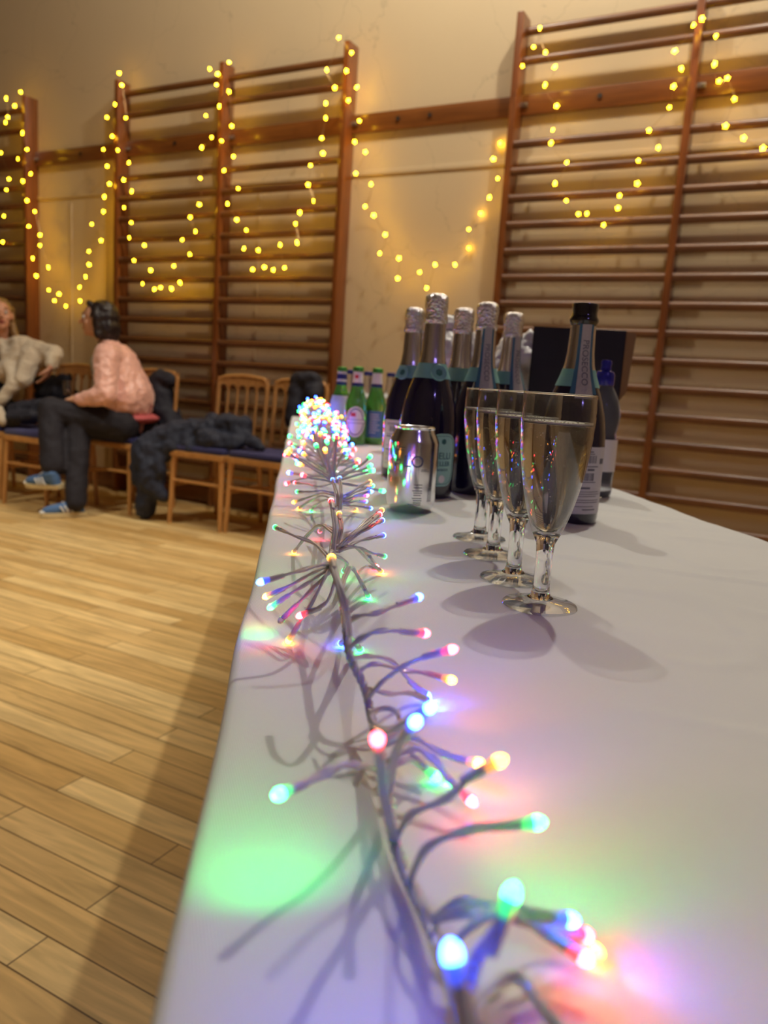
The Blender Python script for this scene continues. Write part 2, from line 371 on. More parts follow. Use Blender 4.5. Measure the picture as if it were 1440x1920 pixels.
# wall rail that carries the bars
mb = MB([M['rail'], M['darkhole']])
mb.bbox((-2.5, WY-0.0125, 2.397), (13.9, 0.025, 0.10), 0.003)
mb.cur = 1
for x, z in ((-2.02, 2.40), (-2.22, 2.40), (-1.08, 2.40), (-3.9, 2.40), (-4.8, 2.40), (-0.1, 2.40)):
    mb.lathe([(0, 0.0), (0.012, 0.0), (0.012, 0.004), (0, 0.004)], 16, (x, WY-0.028, z), Matrix.Rotation(PI/2, 3, 'X'))
struct(mb.build('trim_1'))
mb = MB(M['wall']); mb.bbox((-2.5, WY-0.004, 2.125), (13.9, 0.008, 0.03), 0.002); struct(mb.build('trim_2'))
for i, x in enumerate((-4.93, -4.98+0.42-0.0, -3.2)):
    mb = MB(M['wall']); mb.bbox((x, WY-0.003, 1.12), (0.022, 0.006, 1.9), 0.002); struct(mb.build('trim_%d' % (3+i)))

# ------------------------------------------------------------------ wall bars
RUNG = [2.184+4.15*0.135, 2.184+3.06*0.135]+[2.184-0.135*k for k in range(0, 16)]
def make_bars(x0, xs, label, first=None):
    t = thing('wall_bars', label, 'wall bars', (x0, WY, 0), 0, 'climbing wall bars along the hall wall')
    if first is None:
        for px in xs:
            mb = MB(M['bar_v']); mb.bbox((px+0.0175, -0.055, 1.415), (0.035, 0.11, 2.81), 0.004); mb.build('post', t)
        for bay in range(2):
            a, b_ = xs[bay]+0.032, xs[bay+1]+0.003
            for k, z in enumerate(RUNG):
                y = -0.045 if k == 0 else (-0.06 if k == 1 else -0.088)
                mb = MB(M['bar_h'])
                L = b_-a
                ring = [(0.0145*math.cos(q), 0.0215*math.sin(q)) for q in [2*PI*j/14 for j in range(14)]]
                vs = [(a, y+p, z+q) for p, q in ring]+[(b_, y+p, z+q) for p, q in ring]
                mb.add(vs, [(j, (j+1) % 14, 14+(j+1) % 14, 14+j) for j in range(14)]+[list(range(14))[::-1], list(range(14, 28))])
                mb.build('rung', t)
        for px in xs:
            mb = MB(M['steel']); mb.bbox((px+0.052, -0.032, 2.395), (0.036, 0.006, 0.022), 0.001)
            mb.lathe([(0, 0), (0.007, 0), (0.006, 0.006), (0, 0.007)], 10, (px+0.058, -0.036, 2.395), Matrix.Rotation(PI/2, 3, 'X'))
            mb.build('bracket', t)
    else:
        for ch in first.children:
            c = ch.copy(); COL.objects.link(c); c.parent = t
    return t
XS = [0.0, 0.91, 1.82]
wb = make_bars(-4.375, XS, 'two-bay wooden wall bars behind the empty chairs, lights hung in both bays')
make_bars(-5.32-1.82, XS, 'wooden wall bars cut off by the left edge, behind the person in cream', wb)
make_bars(-1.525, [0, 0.872, 1.775], 'nearest two-bay wooden wall bars, right of the photo behind the white table')

# ------------------------------------------------------------------ table and cloth
DV = Vector((-0.562, 0.827, 0)); NV = Vector((0.827, 0.562, 0))
DV.normalize(); NV.normalize()
RZT = math.atan2(DV.y, DV.x)-PI/2          # table turned with +y along its length, +x across
def TP(s_, l_, h=0.0): return DV*s_+NV*l_+Vector((0, 0, TZ+h))
L0, L1, S0, S1 = -0.027, 0.600, -0.45, 3.41
t = thing('trestle_table', 'long folding trestle table under the white tablecloth', 'table', TP((S0+S1)/2, (L0+L1)/2, -TZ), RZT)
mb = MB(mat('grey_laminate', (0.4, 0.38, 0.36), 0.5)); mb.bbox((0, 0, TZ-0.022), (L1-L0-0.014, S1-S0-0.014, 0.03), 0.004); mb.build('tabletop', t)
for sx in (-1, 1):
    for sy in (-1, 1):
        mb = MB(M['steel']); mb.tube([(sx*0.25, sy*1.6, 0.0), (sx*0.25, sy*1.6, TZ-0.036)], 0.0125, 12); mb.build('leg', t)
for sy in (-1, 1):
    mb = MB(M['steel']); mb.tube([(-0.25, sy*1.6, 0.2), (0.25, sy*1.6, 0.2)], 0.009, 10); mb.build('crossbar', t)

NS, NL = 620, 90
def hgt(s_, l_):
    q = Vector((s_*2.2, l_*7.0, 0.3)); a = noise.noise(q)*0.0011
    a += max(0, noise.noise(Vector((s_*9+l_*3, l_*2.2, 4.0)))-0.05)*0.0100*max(0, min(1, (l_-0.16)*4))*max(0.35, min(1, (s_-0.5)*2))
    a += noise.noise(Vector((s_*30+l_*14, l_*8, 9)))*0.0005
    cn = abs(noise.noise(Vector((s_*7.5+l_*4, l_*1.6, 21)))); a += 0.0028*max(0, 0.10-cn)/0.10*max(0, min(1, (l_-0.14)*6))
    cn = abs(noise.noise(Vector((s_*4+5, l_*6, 33)))); a += 0.0018*max(0, 0.05-cn)/0.05*max(0, min(1, (l_-0.14)*6))
    return a
vs = []; fs = []
for i in range(NS+1):
    for j in range(NL+1):
        s_ = S0+(S1-S0)*i/NS; l_ = L0+(L1-L0)*j/NL
        eu = (j/NL-0.5)*2; wob = 0.0035*noise.noise(Vector((s_*5, eu*3, 0)))+(0.006*noise.noise(Vector((s_*9, 7, 0))) if eu > 0 else 0)
        vs.append(TP(s_, l_+wob*abs(eu)**6, hgt(s_, l_)*min(1, 6*(1-abs(eu))+0.2)))
for i in range(NS):
    for j in range(NL):
        a = i*(NL+1)+j; fs.append((a, a+1, a+NL+2, a+NL+1))
# skirt
per = [(0, j) for j in range(NL)]+[(i, NL) for i in range(NS)]+[(NS, NL-j) for j in range(NL)]+[(NS-i, 0) for i in range(NS)]
def outw(i, j):
    v = Vector((0, 0, 0))
    if i == 0: v -= DV
    if i == NS: v += DV
    if j == 0: v -= NV
    if j == NL: v += NV
    return v
prev = [i*(NL+1)+j for i, j in per]
for off, dz in ((0.0025, -0.0008), (0.0048, -0.003), (0.006, -0.007), (0.0065, -0.02), (0.012, -0.12), (0.02, -0.26)):
    cur = []
    for k, (i, j) in enumerate(per):
        base = vs[i*(NL+1)+j]; wv_ = max(0, -dz-0.015)*0.10*math.sin(k*0.09+2*noise.noise(Vector((k*0.03, 0, 0))))
        cur.append(len(vs)); vs.append(base+outw(i, j)*(off+wv_)+Vector((0, 0, dz)))
    n_ = len(per)
    for k in range(n_): fs.append((prev[k], cur[k], cur[(k+1) % n_], prev[(k+1) % n_]))
    prev = cur
mb = MB(M['cloth']); mb.add(vs, fs); o = mb.build('tablecloth')
tag(o, 'white cloth covering the long table from front to back', 'tablecloth')

# ------------------------------------------------------------------ champagne flutes
def flute(base, label, liq=0.147):
    t = thing('champagne_flute', label, 'glass', base, random.uniform(0, 6), 'champagne flutes in a row on the white cloth')
    foot = [(0, 0.0006), (0.0290, 0.0006), (0.0303, 0.0016), (0.0295, 0.0028), (0.020, 0.0044), (0.0112, 0.0072), (0, 0.0073)]
    mb = MB(M['thin_glass']); mb.lathe(foot, 48); mb.build('foot', t)
    mb = MB(M['glass']); mb.lathe([(0, 0.0075), (0.0106, 0.0078), (0.0078, 0.0105), (0.0068, 0.016), (0.0066, 0.030), (0.0068, 0.045), (0.0074, 0.052), (0.0098, 0.0572), (0.0112, 0.0600), (0, 0.0608)], 40); mb.build('stem', t)
    out = [(0.0114, 0.0602), (0.0135, 0.066), (0.0175, 0.078), (0.0212, 0.092), (0.0244, 0.108), (0.0268, 0.124), (0.0280, 0.138), (0.0286, 0.152), (0.0282, 0.1685), (0.0278, 0.170)]
    inn = [(0.0272, 0.1695), (0.0270, 0.1685), (0.0276, 0.152), (0.0270, 0.138), (0.0258, 0.124), (0.0234, 0.108), (0.0202, 0.092), (0.0165, 0.078), (0.0124, 0.067), (0.0075, 0.0625), (0, 0.0616)]
    mb = MB(M['thin_glass']); mb.lathe(out+inn, 48); mb.build('bowl', t)
    mb = MB(M['glass']); mb.lathe([(0.0275+0.0007*math.cos(a), 0.1700+0.0007*math.sin(a)) for a in [2*PI*k/10 for k in range(11)]], 48); mb.build('rim', t)
    def rin(z):
        q = inn[::-1]
        for (r0, z0), (r1, z1) in zip(q, q[1:]):
            if z0 <= z <= z1: return r0+(r1-r0)*(z-z0)/(z1-z0)
        return 0.0272
    e = -0.00015
    pr = [(0, 0.0618)]+[(r+e, z-e*0.3) for r, z in inn[::-1][1:] if z < liq-0.002]+[(rin(liq)+e, liq+0.0006), (rin(liq)-0.0015, liq), (0, liq)]
    mb = MB(M['wine']); mb.lathe(pr, 48); mb.build('sparkling_wine', t)
    mb = MB(M['foam']); rl = rin(liq); mb.lathe([(0, liq+0.0001), (rl-0.0030, liq+0.0001), (rl-0.0006, liq+0.0001), (rl-0.0004, liq+0.0020), (rl-0.0022, liq+0.0009), (0, liq+0.0004)], 40)
    for k in range(90):
        a = random.uniform(0, 2*PI); r_ = rin(liq)-0.0008-abs(random.gauss(0, 0.0012)) if k < 70 else random.uniform(0, rin(liq)-0.002)
        mb.ball((r_*math.cos(a), r_*math.sin(a), liq+0.0016), random.uniform(0.0005, 0.0010), sub=1)
    tag(mb.build('foam_ring', t), None, None, kind='stuff')
    mb = MB(M['bubble'])
    for k in range(170):
        z = random.uniform(0.066, liq-0.003); a = random.uniform(0, 2*PI); r_ = (rin(z)-0.0009)*math.sqrt(random.random()) if k < 50 else rin(z)-0.0008
        mb.ball((r_*math.cos(a), r_*math.sin(a), z), random.uniform(0.00022, 0.00055), sub=1)
    tag(mb.build('bubbles', t), None, None, kind='stuff')
    return t
for (x, y, lab) in ((1011, 1137, 'frontmost champagne flute of the row, filled with pale bubbly wine'),
                    (961, 1088, 'second champagne flute from the front of the row'),
                    (923, 1043, 'third champagne flute from the front, between second and last'),
                    (898, 1011, 'rearmost and leftmost champagne flute of the row')):
    p = tab(x, y); flute(p, lab)

# ------------------------------------------------------------------ prosecco bottles
BPROF = [(0, 0.004), (0.030, 0.003), (0.038, 0.0005), (0.0425, 0.003), (0.0440, 0.010), (0.0440, 0.100), (0.0428, 0.122), (0.0395, 0.144), (0.0345, 0.163), (0.0285, 0.180), (0.0230, 0.195), (0.0190, 0.209), (0.0168, 0.225), (0.0158, 0.250)]
def brad(z, prof=BPROF):
    for (r0, z0), (r1, z1) in zip(prof[2:], prof[3:]):
        if z0 <= z <= z1: return r0+(r1-r0)*(z-z0)/(z1-z0)
    return prof[-1][0]
def patch(mb_, a0, a1, z0, z1, off=0.0005, rc=0.0, n=20, nz=14, prof=BPROF, mi=0):
    vs = []; fs = []
    for i in range(n+1):
        a = a0+(a1-a0)*i/n; arc = min(abs(a-a0), abs(a1-a))*0.044; dzc = 0
        if rc and arc < rc: dzc = rc-math.sqrt(max(0, rc*rc-(rc-arc)**2))
        for j in range(nz+1):
            z = z0+dzc+(z1-z0-2*dzc)*j/nz; r = brad(z, prof)+off; vs.append((r*math.cos(a), r*math.sin(a), z))
    for i in range(n):
        for j in range(nz):
            q = i*(nz+1)+j; fs.append((q, q+nz+1, q+nz+2, q+1))
    # give the paper a thickness
    N = len(vs); vs += [(x*(1-0.0004/max(math.hypot(x, y), .005)), y*(1-0.0004/max(math.hypot(x, y), .005)), z) for x, y, z in vs]
    fs += [tuple(k+N for k in f[::-1]) for f in fs]
    mb_.add(vs, fs, mi)
def curved_text(mb_, txt, size, ang, zc, off, mi, rot=0, prof=BPROF):
    v, f = text_mesh(txt, size); out = []
    for p in v:
        x, y = p.x, p.y
        if rot: x, y = -y*rot, x*rot
        z = zc+y; r = brad(z, prof)+off+p.z; a = ang+x/r; out.append((r*math.cos(a), r*math.sin(a), z))
    mb_.add(out, f, mi)
def facing(p):       # bearing from an object at p back to the camera
    return math.atan2(-p.y, -p.x)
def prosecco(px, label, strip=None, front=None, back=None, corked=True, medal=None, extra=''):
    p = tab(*px); t = thing('prosecco_bottle', label, 'bottle', p, facing(p), 'sparkling wine bottles on the table')
    mb = MB([M['bottle']]); top = BPROF+([(0.0155, 0.268), (0.014, 0.288), (0, 0.290)] if corked else [(0.0150, 0.262), (0.0148, 0.263), (0, 0.2632)])
    mb.lathe(top, 48); mb.build('bottle_glass', t)
    zf = 0.268 if corked else 0.262
    mb = MB(M['neckfoil']); mb.lathe([(brad(z)+0.0007, z) for z in (0.200, 0.205, 0.209, 0.217, 0.225, 0.238, 0.2499)]+[(0.0165, 0.2545), (0.0160, zf)], 48); mb.build('neck_foil', t)
    mb = MB(M['teal']); patch(mb, 0, 2*PI, 0.181, 0.2035, 0.0010, n=40); mb.build('neck_band', t)
    if corked:
        mb = MB(M['foil'])
        prof = [(0.0166, 0.262), (0.0180, 0.266), (0.0183, 0.270), (0.0168, 0.2745), (0.0168, 0.280), (0.0178, 0.288), (0.0180, 0.297), (0.0165, 0.303), (0.0120, 0.3065), (0, 0.3075)]
        mb.lathe(prof, 40)
        for k, v in enumerate(mb.v):
            d = 0.0011*noise.noise(v*170+Vector((px[0], 0, 0))); rr = math.hypot(v.x, v.y)
            if rr > 1e-5: v.x *= 1+d/rr; v.y *= 1+d/rr
        mb.build('foil_cap', t)
    else:
        mb = MB(M['blackglass']); mb.lathe([(0.0158, 0.2585), (0.0170, 0.262), (0.0186, 0.2655), (0.0188, 0.268), (0.0168, 0.2715), (0.0160, 0.276), (0.0165, 0.281), (0.0172, 0.285), (0.0165, 0.288), (0.012, 0.2885), (0.0095, 0.286), (0.0092, 0.266), (0, 0.266)], 40); mb.build('bottle_lip', t)
    if medal is not None:
        mb = MB([M['teal'], M['teal_ink']]); M3 = Matrix.Rotation(medal, 3, 'Z') @ Matrix.Rotation(PI/2+0.0, 3, 'Y')
        cc = Matrix.Rotation(medal, 3, 'Z') @ Vector((0.0258, 0, 0.190))
        tilt = Matrix.Rotation(medal, 3, 'Z') @ Matrix.Rotation(PI/2-0.32, 3, 'Y')
        mb.lathe([(0, -0.004), (0.0125, -0.004), (0.013, 0.001), (0.0118, 0.0018), (0.0112, 0.0012), (0, 0.0012)], 28, cc, tilt)
        mb.cur = 1; mb.lathe([(0, 0.0012), (0.006, 0.0013), (0.004, 0.0019), (0, 0.0020)], 6, cc, tilt)
        mb.build('medallion', t)
    if strip is not None:
        for (w_, o_, m_) in ((0.0105, 0.0016, 'stripblue'), (0.0065, 0.0021, 'strip')):
            mb = MB([M[m_]]); q = w_/0.0185
            patch(mb, strip-q, strip+q, 0.166 if w_ < .008 else 0.172, zf-0.001, o_, n=8, nz=24); s_ = mb.build('tax_strip' if w_ < .008 else 'strip_border', t)
        mb = MB(M['ink']); curved_text(mb, 'PROSECCO', 0.0115, strip, 0.212, 0.0023, 0, rot=-1); mb.build('strip_lettering', s_)
    if front is not None:
        mb = MB([M['teal_light']]); patch(mb, front-0.62, front+0.62, 0.020, 0.100, 0.0006, rc=0.022); lb = mb.build('front_label', t)
        mb = MB([M['teal_ink']])
        for sgn in (1, ):
            for r0 in (0.056,):
                pts = []
                for k in range(60):
                    a = 2*PI*k/60; cx_ = 0.0235*math.copysign(abs(math.cos(a))**0.55, math.cos(a)); cz = 0.0365*math.copysign(abs(math.sin(a))**0.6, math.sin(a))
                    rr = 0.0448; pts.append(((rr)*math.cos(front+cx_/rr), rr*math.sin(front+cx_/rr), 0.060+cz))
                mb.tube(pts+[pts[0]], 0.00035, 5)
        curved_text(mb, 'BELLI', 0.014, front, 0.066, 0.0009, 0); curved_text(mb, 'SELLER', 0.010, front, 0.054, 0.0009, 0)
        curved_text(mb, 'PROSECCO', 0.0045, front, 0.045, 0.0009, 0); mb.build('label_lettering', lb)
        mb = MB(M['teal_ink']); r_ = 0.0449; mb.lathe([(0, 0), (0.0045, 0), (0.0035, 0.0006), (0, 0.0008)], 6, (r_*math.cos(front), r_*math.sin(front), 0.088), Matrix.Rotation(front, 3, 'Z') @ Matrix.Rotation(PI/2, 3, 'Y')); mb.build('label_crest', lb)
        mb = MB(M['whitepaper']); mb.lathe([(0, 0), (0.006, 0), (0.0055, 0.0006), (0, 0.0007)], 20, (r_*math.cos(front), r_*math.sin(front), 0.031), Matrix.Rotation(front, 3, 'Z') @ Matrix.Rotation(PI/2, 3, 'Y')); mb.build('label_seal', lb)
    if back is not None:
        mb = MB([M['label']]); patch(mb, back-0.78, back+0.78, 0.017, 0.105, 0.0006, rc=0.003); lb = mb.build('back_label', t)
        mb = MB([M['ink']])
        for k, (z0, z1, a0, a1) in enumerate([(0.098, 0.0995, -.6, .1), (0.0955, 0.0965, -.6, .15), (0.079, 0.0802, -.6, .35), (0.074, 0.0768, -.6, -.15), (0.074, 0.0768, -.05, .2), (0.0585, 0.0595, -.6, .3), (0.050, 0.0525, -.6, .1), (0.046, 0.0468, -.6, .5), (0.043, 0.0438, -.6, .55), (0.040, 0.0408, -.6, .4), (0.035, 0.0358, -.6, .55), (0.032, 0.0328, -.6, .5), (0.0265, 0.0273, -.6, .3), (0.022, 0.0235, -.1, .4), (0.083, 0.090, .42, .62)]):
            patch(mb, back+a0, back+a1, z0, z1, 0.0010, n=8, nz=1)
        for k in range(12): patch(mb, back-.45+k*.06, back-.45+k*.06+random.uniform(.015, .04), 0.084, 0.094, 0.0010, n=1, nz=1)
        for k in range(14): patch(mb, back-.4+k*.045, back-.4+k*.045+random.uniform(.01, .03), 0.061, 0.071, 0.0010, n=1, nz=1)
        mb.build('label_print', lb)
    return t
# facing() puts local +x towards the camera; +angle turns to the viewer's right
prosecco((793, 928), 'tall silver-necked bottle directly behind the aluminium can', front=0.62, medal=0.42)
prosecco((757, 893), 'leftmost silver-necked bottle, partly behind the one by the can', back=-0.35, medal=-0.6)
prosecco((780, 877), 'silver-capped bottle in the left trio, tucked in behind the other two', medal=1.9)
prosecco((846, 905), 'middle-rear silver-necked bottle, left of the bottle with paper neck strip', medal=2.4)
prosecco((886, 923), 'silver-necked bottle with grey paper strip, left of the rear flute rims', strip=0.25)
prosecco((936, 908), 'silver-necked bottle standing in front of the black carton, left side', strip=0.65)
prosecco((1056, 976), 'opened bottle with black lip and grey strip, right of the flutes', strip=0.30, back=0.62, corked=False)

# ------------------------------------------------------------------ aluminium can
p = tab(768, 958); t = thing('drink_can', 'silver aluminium drink can beside the coloured lights', 'can', p, facing(p))
CP = [(0, 0.006), (0.020, 0.004), (0.0235, 0.0006), (0.026, 0.0006), (0.0285, 0.005), (0.0325, 0.011), (0.0331, 0.014), (0.0331, 0.094), (0.0325, 0.0975), (0.0272, 0.1085), (0.0264, 0.1115), (0.0272, 0.1130), (0.0274, 0.1145), (0.0266, 0.1152), (0.0256, 0.1145), (0.0248, 0.1105), (0.0235, 0.1098), (0, 0.1100)]
mb = MB(M['alu']); mb.lathe(CP, 56); mb.build('can_body', t)
mb = MB(M['steel']); mb.bbox((0.004, 0, 0.1115), (0.022, 0.014, 0.0012), 0.0004); mb.lathe([(0, 0), (0.003, 0), (0.003, 0.002), (0, 0.002)], 12, (0.0, 0, 0.1105)); mb.build('ring_pull', t)
mb = MB(M['alu_ink']); CC = [(0, 0), (0, 0), (0.0331, 0.012), (0.0331, 0.096)]
kw = dict(prof=CC, n=8, nz=1)
curved_text(mb, 'LO', 0.022, 0.02, 0.070, 0.0002, 0, prof=CC)
for z, a0, a1 in ((0.088, -.75, -.35), (0.0845, -.75, -.4), (0.072, -.9, -.5), (0.0705, -.9, -.5), (0.066, -.85, -.6), (0.040, .1, .45), (0.036, .1, .45), (0.032, .05, .45), (0.029, .1, .45), (0.026, .1, .4), (0.022, .05, .45), (0.019, .1, .45), (0.016, .1, .42), (0.0135, -.1, .42), (0.058, .35, .7), (0.060, .35, .6)):
    patch(mb, a0, a1, z, z+0.0009, 0.00025, **kw)
for k in range(12): patch(mb, .72, .95, 0.018+k*0.0016, 0.0187+k*0.0016, 0.00025, **kw)
mb.build('can_print', t)

# ------------------------------------------------------------------ beer bottles and clear bottles
def beer(px, label, kind, h=0.212):
    p = tab(*px); t = thing('beer_bottle' if kind != 'clear' else 'glass_bottle', label, 'bottle', p, facing(p), 'small bottles at the far end of the table')
    s_ = h/0.212
    P = [(0, 0.004), (0.022, 0.002), (0.0265, 0.0006), (0.0295, 0.005), (0.0298, 0.012), (0.0298, 0.098), (0.0285, 0.112), (0.0235, 0.129), (0.0175, 0.146), (0.0142, 0.163), (0.0128, 0.185), (0.0125, 0.196), (0.0135, 0.199), (0.0130, 0.204), (0, 0.205)]
    P = [(r, z*s_) for r, z in P]
    mb = MB(M['clearp'] if kind == 'clear' else M['green']); mb.lathe(P, 36); mb.build('bottle_glass', t)
    cz = 0.199*s_
    mb = MB(M['navy'] if kind == 'clear' else M['greenfoil']); mb.lathe([(0.0138, cz-0.004), (0.0152, cz-0.003), (0.0150, cz+0.001), (0.0140, cz+0.007), (0.0115, cz+0.0085), (0, cz+0.009)], 24); mb.build('bottle_cap', t)
    kw = dict(prof=P)
    if kind != 'clear':
        mb = MB([M['whitepaper'], M['navy'], M['red']]); patch(mb, 0, 2*PI, 0.165, 0.194, 0.0008, n=30, nz=4, mi=0, **kw); patch(mb, 0, 2*PI, 0.156, 0.165, 0.0009, n=30, nz=3, mi=1, **kw)
        if kind == 'oval':
            mb.lathe([(0, 0), (0.0055, 0), (0.005, 0.0012), (0, 0.0013)], 16, (0.0138, -0.003, 0.181), Matrix.Rotation(PI/2, 3, 'Y'), mis=[2, 2, 2])
        if kind == 'left': patch(mb, 0, 2*PI, 0.172, 0.187, 0.0013, n=30, nz=2, mi=1, **kw)
        mb.build('neck_label', t)
    if kind == 'oval':
        mb = MB([M['whitepaper'], M['navy'], M['red']])
        for (ra, rb, off, mi) in ((0.029, 0.041, 0.0006, 0), (0.024, 0.036, 0.0010, 1), (0.021, 0.033, 0.0014, 0)):
            n = 30; r = 0.0298+off
            vs = [(r, 0, 0.062)]
            for q in (0.5, 1.0):
                for k in range(n):
                    a = 2*PI*k/n; x = ra*q*math.cos(a); vs.append((r*math.cos(x/r), r*math.sin(x/r), 0.062+rb*q*math.sin(a)))
            fs = [(0, 1+k, 1+(k+1) % n) for k in range(n)]+[(1+k, 1+n+k, 1+n+(k+1) % n, 1+(k+1) % n) for k in range(n)]
            mb.add(vs, fs, mi)
        patch(mb, -0.95, 0.95, 0.0585, 0.0685, 0.0019, n=20, nz=1, mi=1, **kw); patch(mb, -0.85, 0.85, 0.0600, 0.0672, 0.0023, n=20, nz=1, mi=0, **kw)
        patch(mb, -0.45, 0.0, 0.076, 0.086, 0.0019, n=6, nz=1, mi=2, **kw)
        mb.build('oval_label', t, recalc=False)
    if kind == 'blue':
        mb = MB([M['bluelabel'], M['whitepaper']]); patch(mb, -0.75, 0.75, 0.020, 0.092, 0.0006, mi=0, **kw)
        for k in range(8): patch(mb, -0.5, random.uniform(.1, .5), 0.082-k*0.007, 0.0838-k*0.007, 0.0010, n=8, nz=1, mi=1, **kw)
        mb.build('back_label', t)
    if kind == 'left':
        mb = MB([M['label']]); patch(mb, 0, 2*PI, 0.02, 0.125, 0.0006, n=36, **kw); mb.build('wrap_label', t)
beer((664, 833), 'green beer bottle with round white label beside the glowing lights', 'oval')
beer((700, 833), 'green beer bottle with blue square label, left of the tall bottles', 'blue')
beer((635, 821), 'green beer bottle with navy and white neck band, leftmost of the bottles', 'left')
beer((652, 812), 'clear bottle with dark cap, just left of the round-label beer bottle', 'clear', 0.208)
beer((684, 814), 'clear bottle with dark cap, between the two green labelled beer bottles', 'clear', 0.206)
beer((726, 814), 'clear bottle with dark cap, right of the blue-label beer bottle', 'clear', 0.208)

# white tub with blue lid
p = tab(784, 850); t = thing('plastic_tub', 'white tapered tub with blue lid, hidden behind the left bottles', 'tub', p, facing(p))
mb = MB(M['whitep']); mb.lathe([(0, 0.001), (0.046, 0.001), (0.048, 0.004), (0.0575, 0.200), (0.0575, 0.203), (0, 0.203)], 36); mb.build('tub_body', t)
mb = MB(M['bluecap']); mb.lathe([(0.0579, 0.196), (0.0615, 0.196), (0.0615, 0.209), (0.058, 0.212), (0, 0.212)], 36); mb.build('lid', t)

# plastic water bottle with sports cap
p = tab(1110, 930); t = thing('water_bottle', 'clear plastic water bottle with blue sports cap, behind the opened bottle', 'bottle', p, facing(p))
mb = MB(M['clearp'])
WP = [(0, 0.006), (0.020, 0.004), (0.026, 0.001), (0.0305, 0.006), (0.0315, 0.012), (0.0305, 0.03), (0.0318, 0.045), (0.0300, 0.055), (0.0318, 0.065), (0.0300, 0.078), (0.0318, 0.09), (0.0280, 0.108), (0.0318, 0.128), (0.0325, 0.142), (0.027, 0.165), (0.018, 0.183), (0.0135, 0.190), (0.0130, 0.198), (0, 0.199)]
mb.lathe(WP, 40); mb.build('bottle_body', t)
mb = MB(M['bluecap']); mb.lathe([(0.0155, 0.189), (0.0162, 0.190), (0.0162, 0.206), (0.0140, 0.212), (0.0090, 0.214), (0.0085, 0.222), (0.0095, 0.226), (0.0080, 0.231), (0, 0.232)], 28); mb.build('sports_cap', t)
mb = MB(M['whitepaper']); patch(mb, -0.9, 1.4, 0.046, 0.10, 0.0010, prof=[(0, 0), (0, 0), (0.0318, 0.04), (0.0318, 0.11)]); mb.build('paper_label', t)

# black carton
a_, b_ = tab(975, 889), tab(1143, 903)
ax = (b_-a_); ax.z = 0; W_ = ax.length; ax.normalize(); ny = Vector((-ax.y, ax.x, 0))
t = thing('black_carton', 'open black card carton behind the bottles with brown inner flap', 'box', (a_+b_)/2+Vector((0, 0, .002)), math.atan2(ax.y, ax.x))
H_ = 0.300; D_ = 0.11
mb = MB([M['blackcard']])
mb.box((0, 0.0015, H_/2), (W_, 0.003, H_)); mb.box((0, D_, H_/2-0.01), (W_, 0.003, H_-0.02)); mb.box((-W_/2+0.0015, D_/2, H_/2), (0.003, D_, H_)); mb.box((W_/2-0.0015, D_/2, H_/2), (0.003, D_, H_)); mb.box((0, D_/2, 0.002), (W_, D_, 0.003))
mb.build('carton_body', t, smooth=False)
mb = MB([M['kraft'], M['blackcard']]); mb.add([(W_/2, 0.0, H_-0.002), (W_/2+0.020, 0.004, H_-0.004), (W_/2+0.014, 0.01, H_-0.12), (W_/2, 0.006, H_-0.14), (W_/2, 0.003, H_-0.002), (W_/2+0.020, 0.007, H_-0.004), (W_/2+0.014, 0.013, H_-0.12), (W_/2, 0.009, H_-0.14)], [(0, 1, 2, 3), (7, 6, 5, 4), (0, 4, 5, 1), (1, 5, 6, 2), (2, 6, 7, 3), (3, 7, 4, 0)]); mb.build('flap', t, smooth=False)

# crumpled white bag behind the bottles
mb = MB(M['bag']); c0 = tab(896, 866)
for k in range(16):
    a = random.uniform(0, 2*PI); mb.ball((random.uniform(-.10, .10), random.uniform(-.03, .03), random.uniform(.06, .27)), (random.uniform(.03, .05), random.uniform(.02, .04), random.uniform(.04, .08)))
mb.ball((0, 0, 0.12), (0.11, 0.05, 0.12)); mb.ball((-0.085, 0, 0.27), (0.03, 0.025, 0.07)); mb.ball((0.095, 0, 0.24), (0.035, 0.03, 0.07)); mb.ball((0.10, 0, 0.16), (0.04, 0.03, 0.07))
o = mb.build('plastic_bag'); o.location = c0; o.rotation_euler.z = YAW; remesh(o, 0.005, 1, 0.012, 34, 3)
zmin = min(v.co.z for v in o.data.vertices)
for v in o.data.vertices: v.co.z = max(v.co.z, 0.002)
tag(o, 'crumpled white plastic bag standing behind the wine bottles', 'bag')

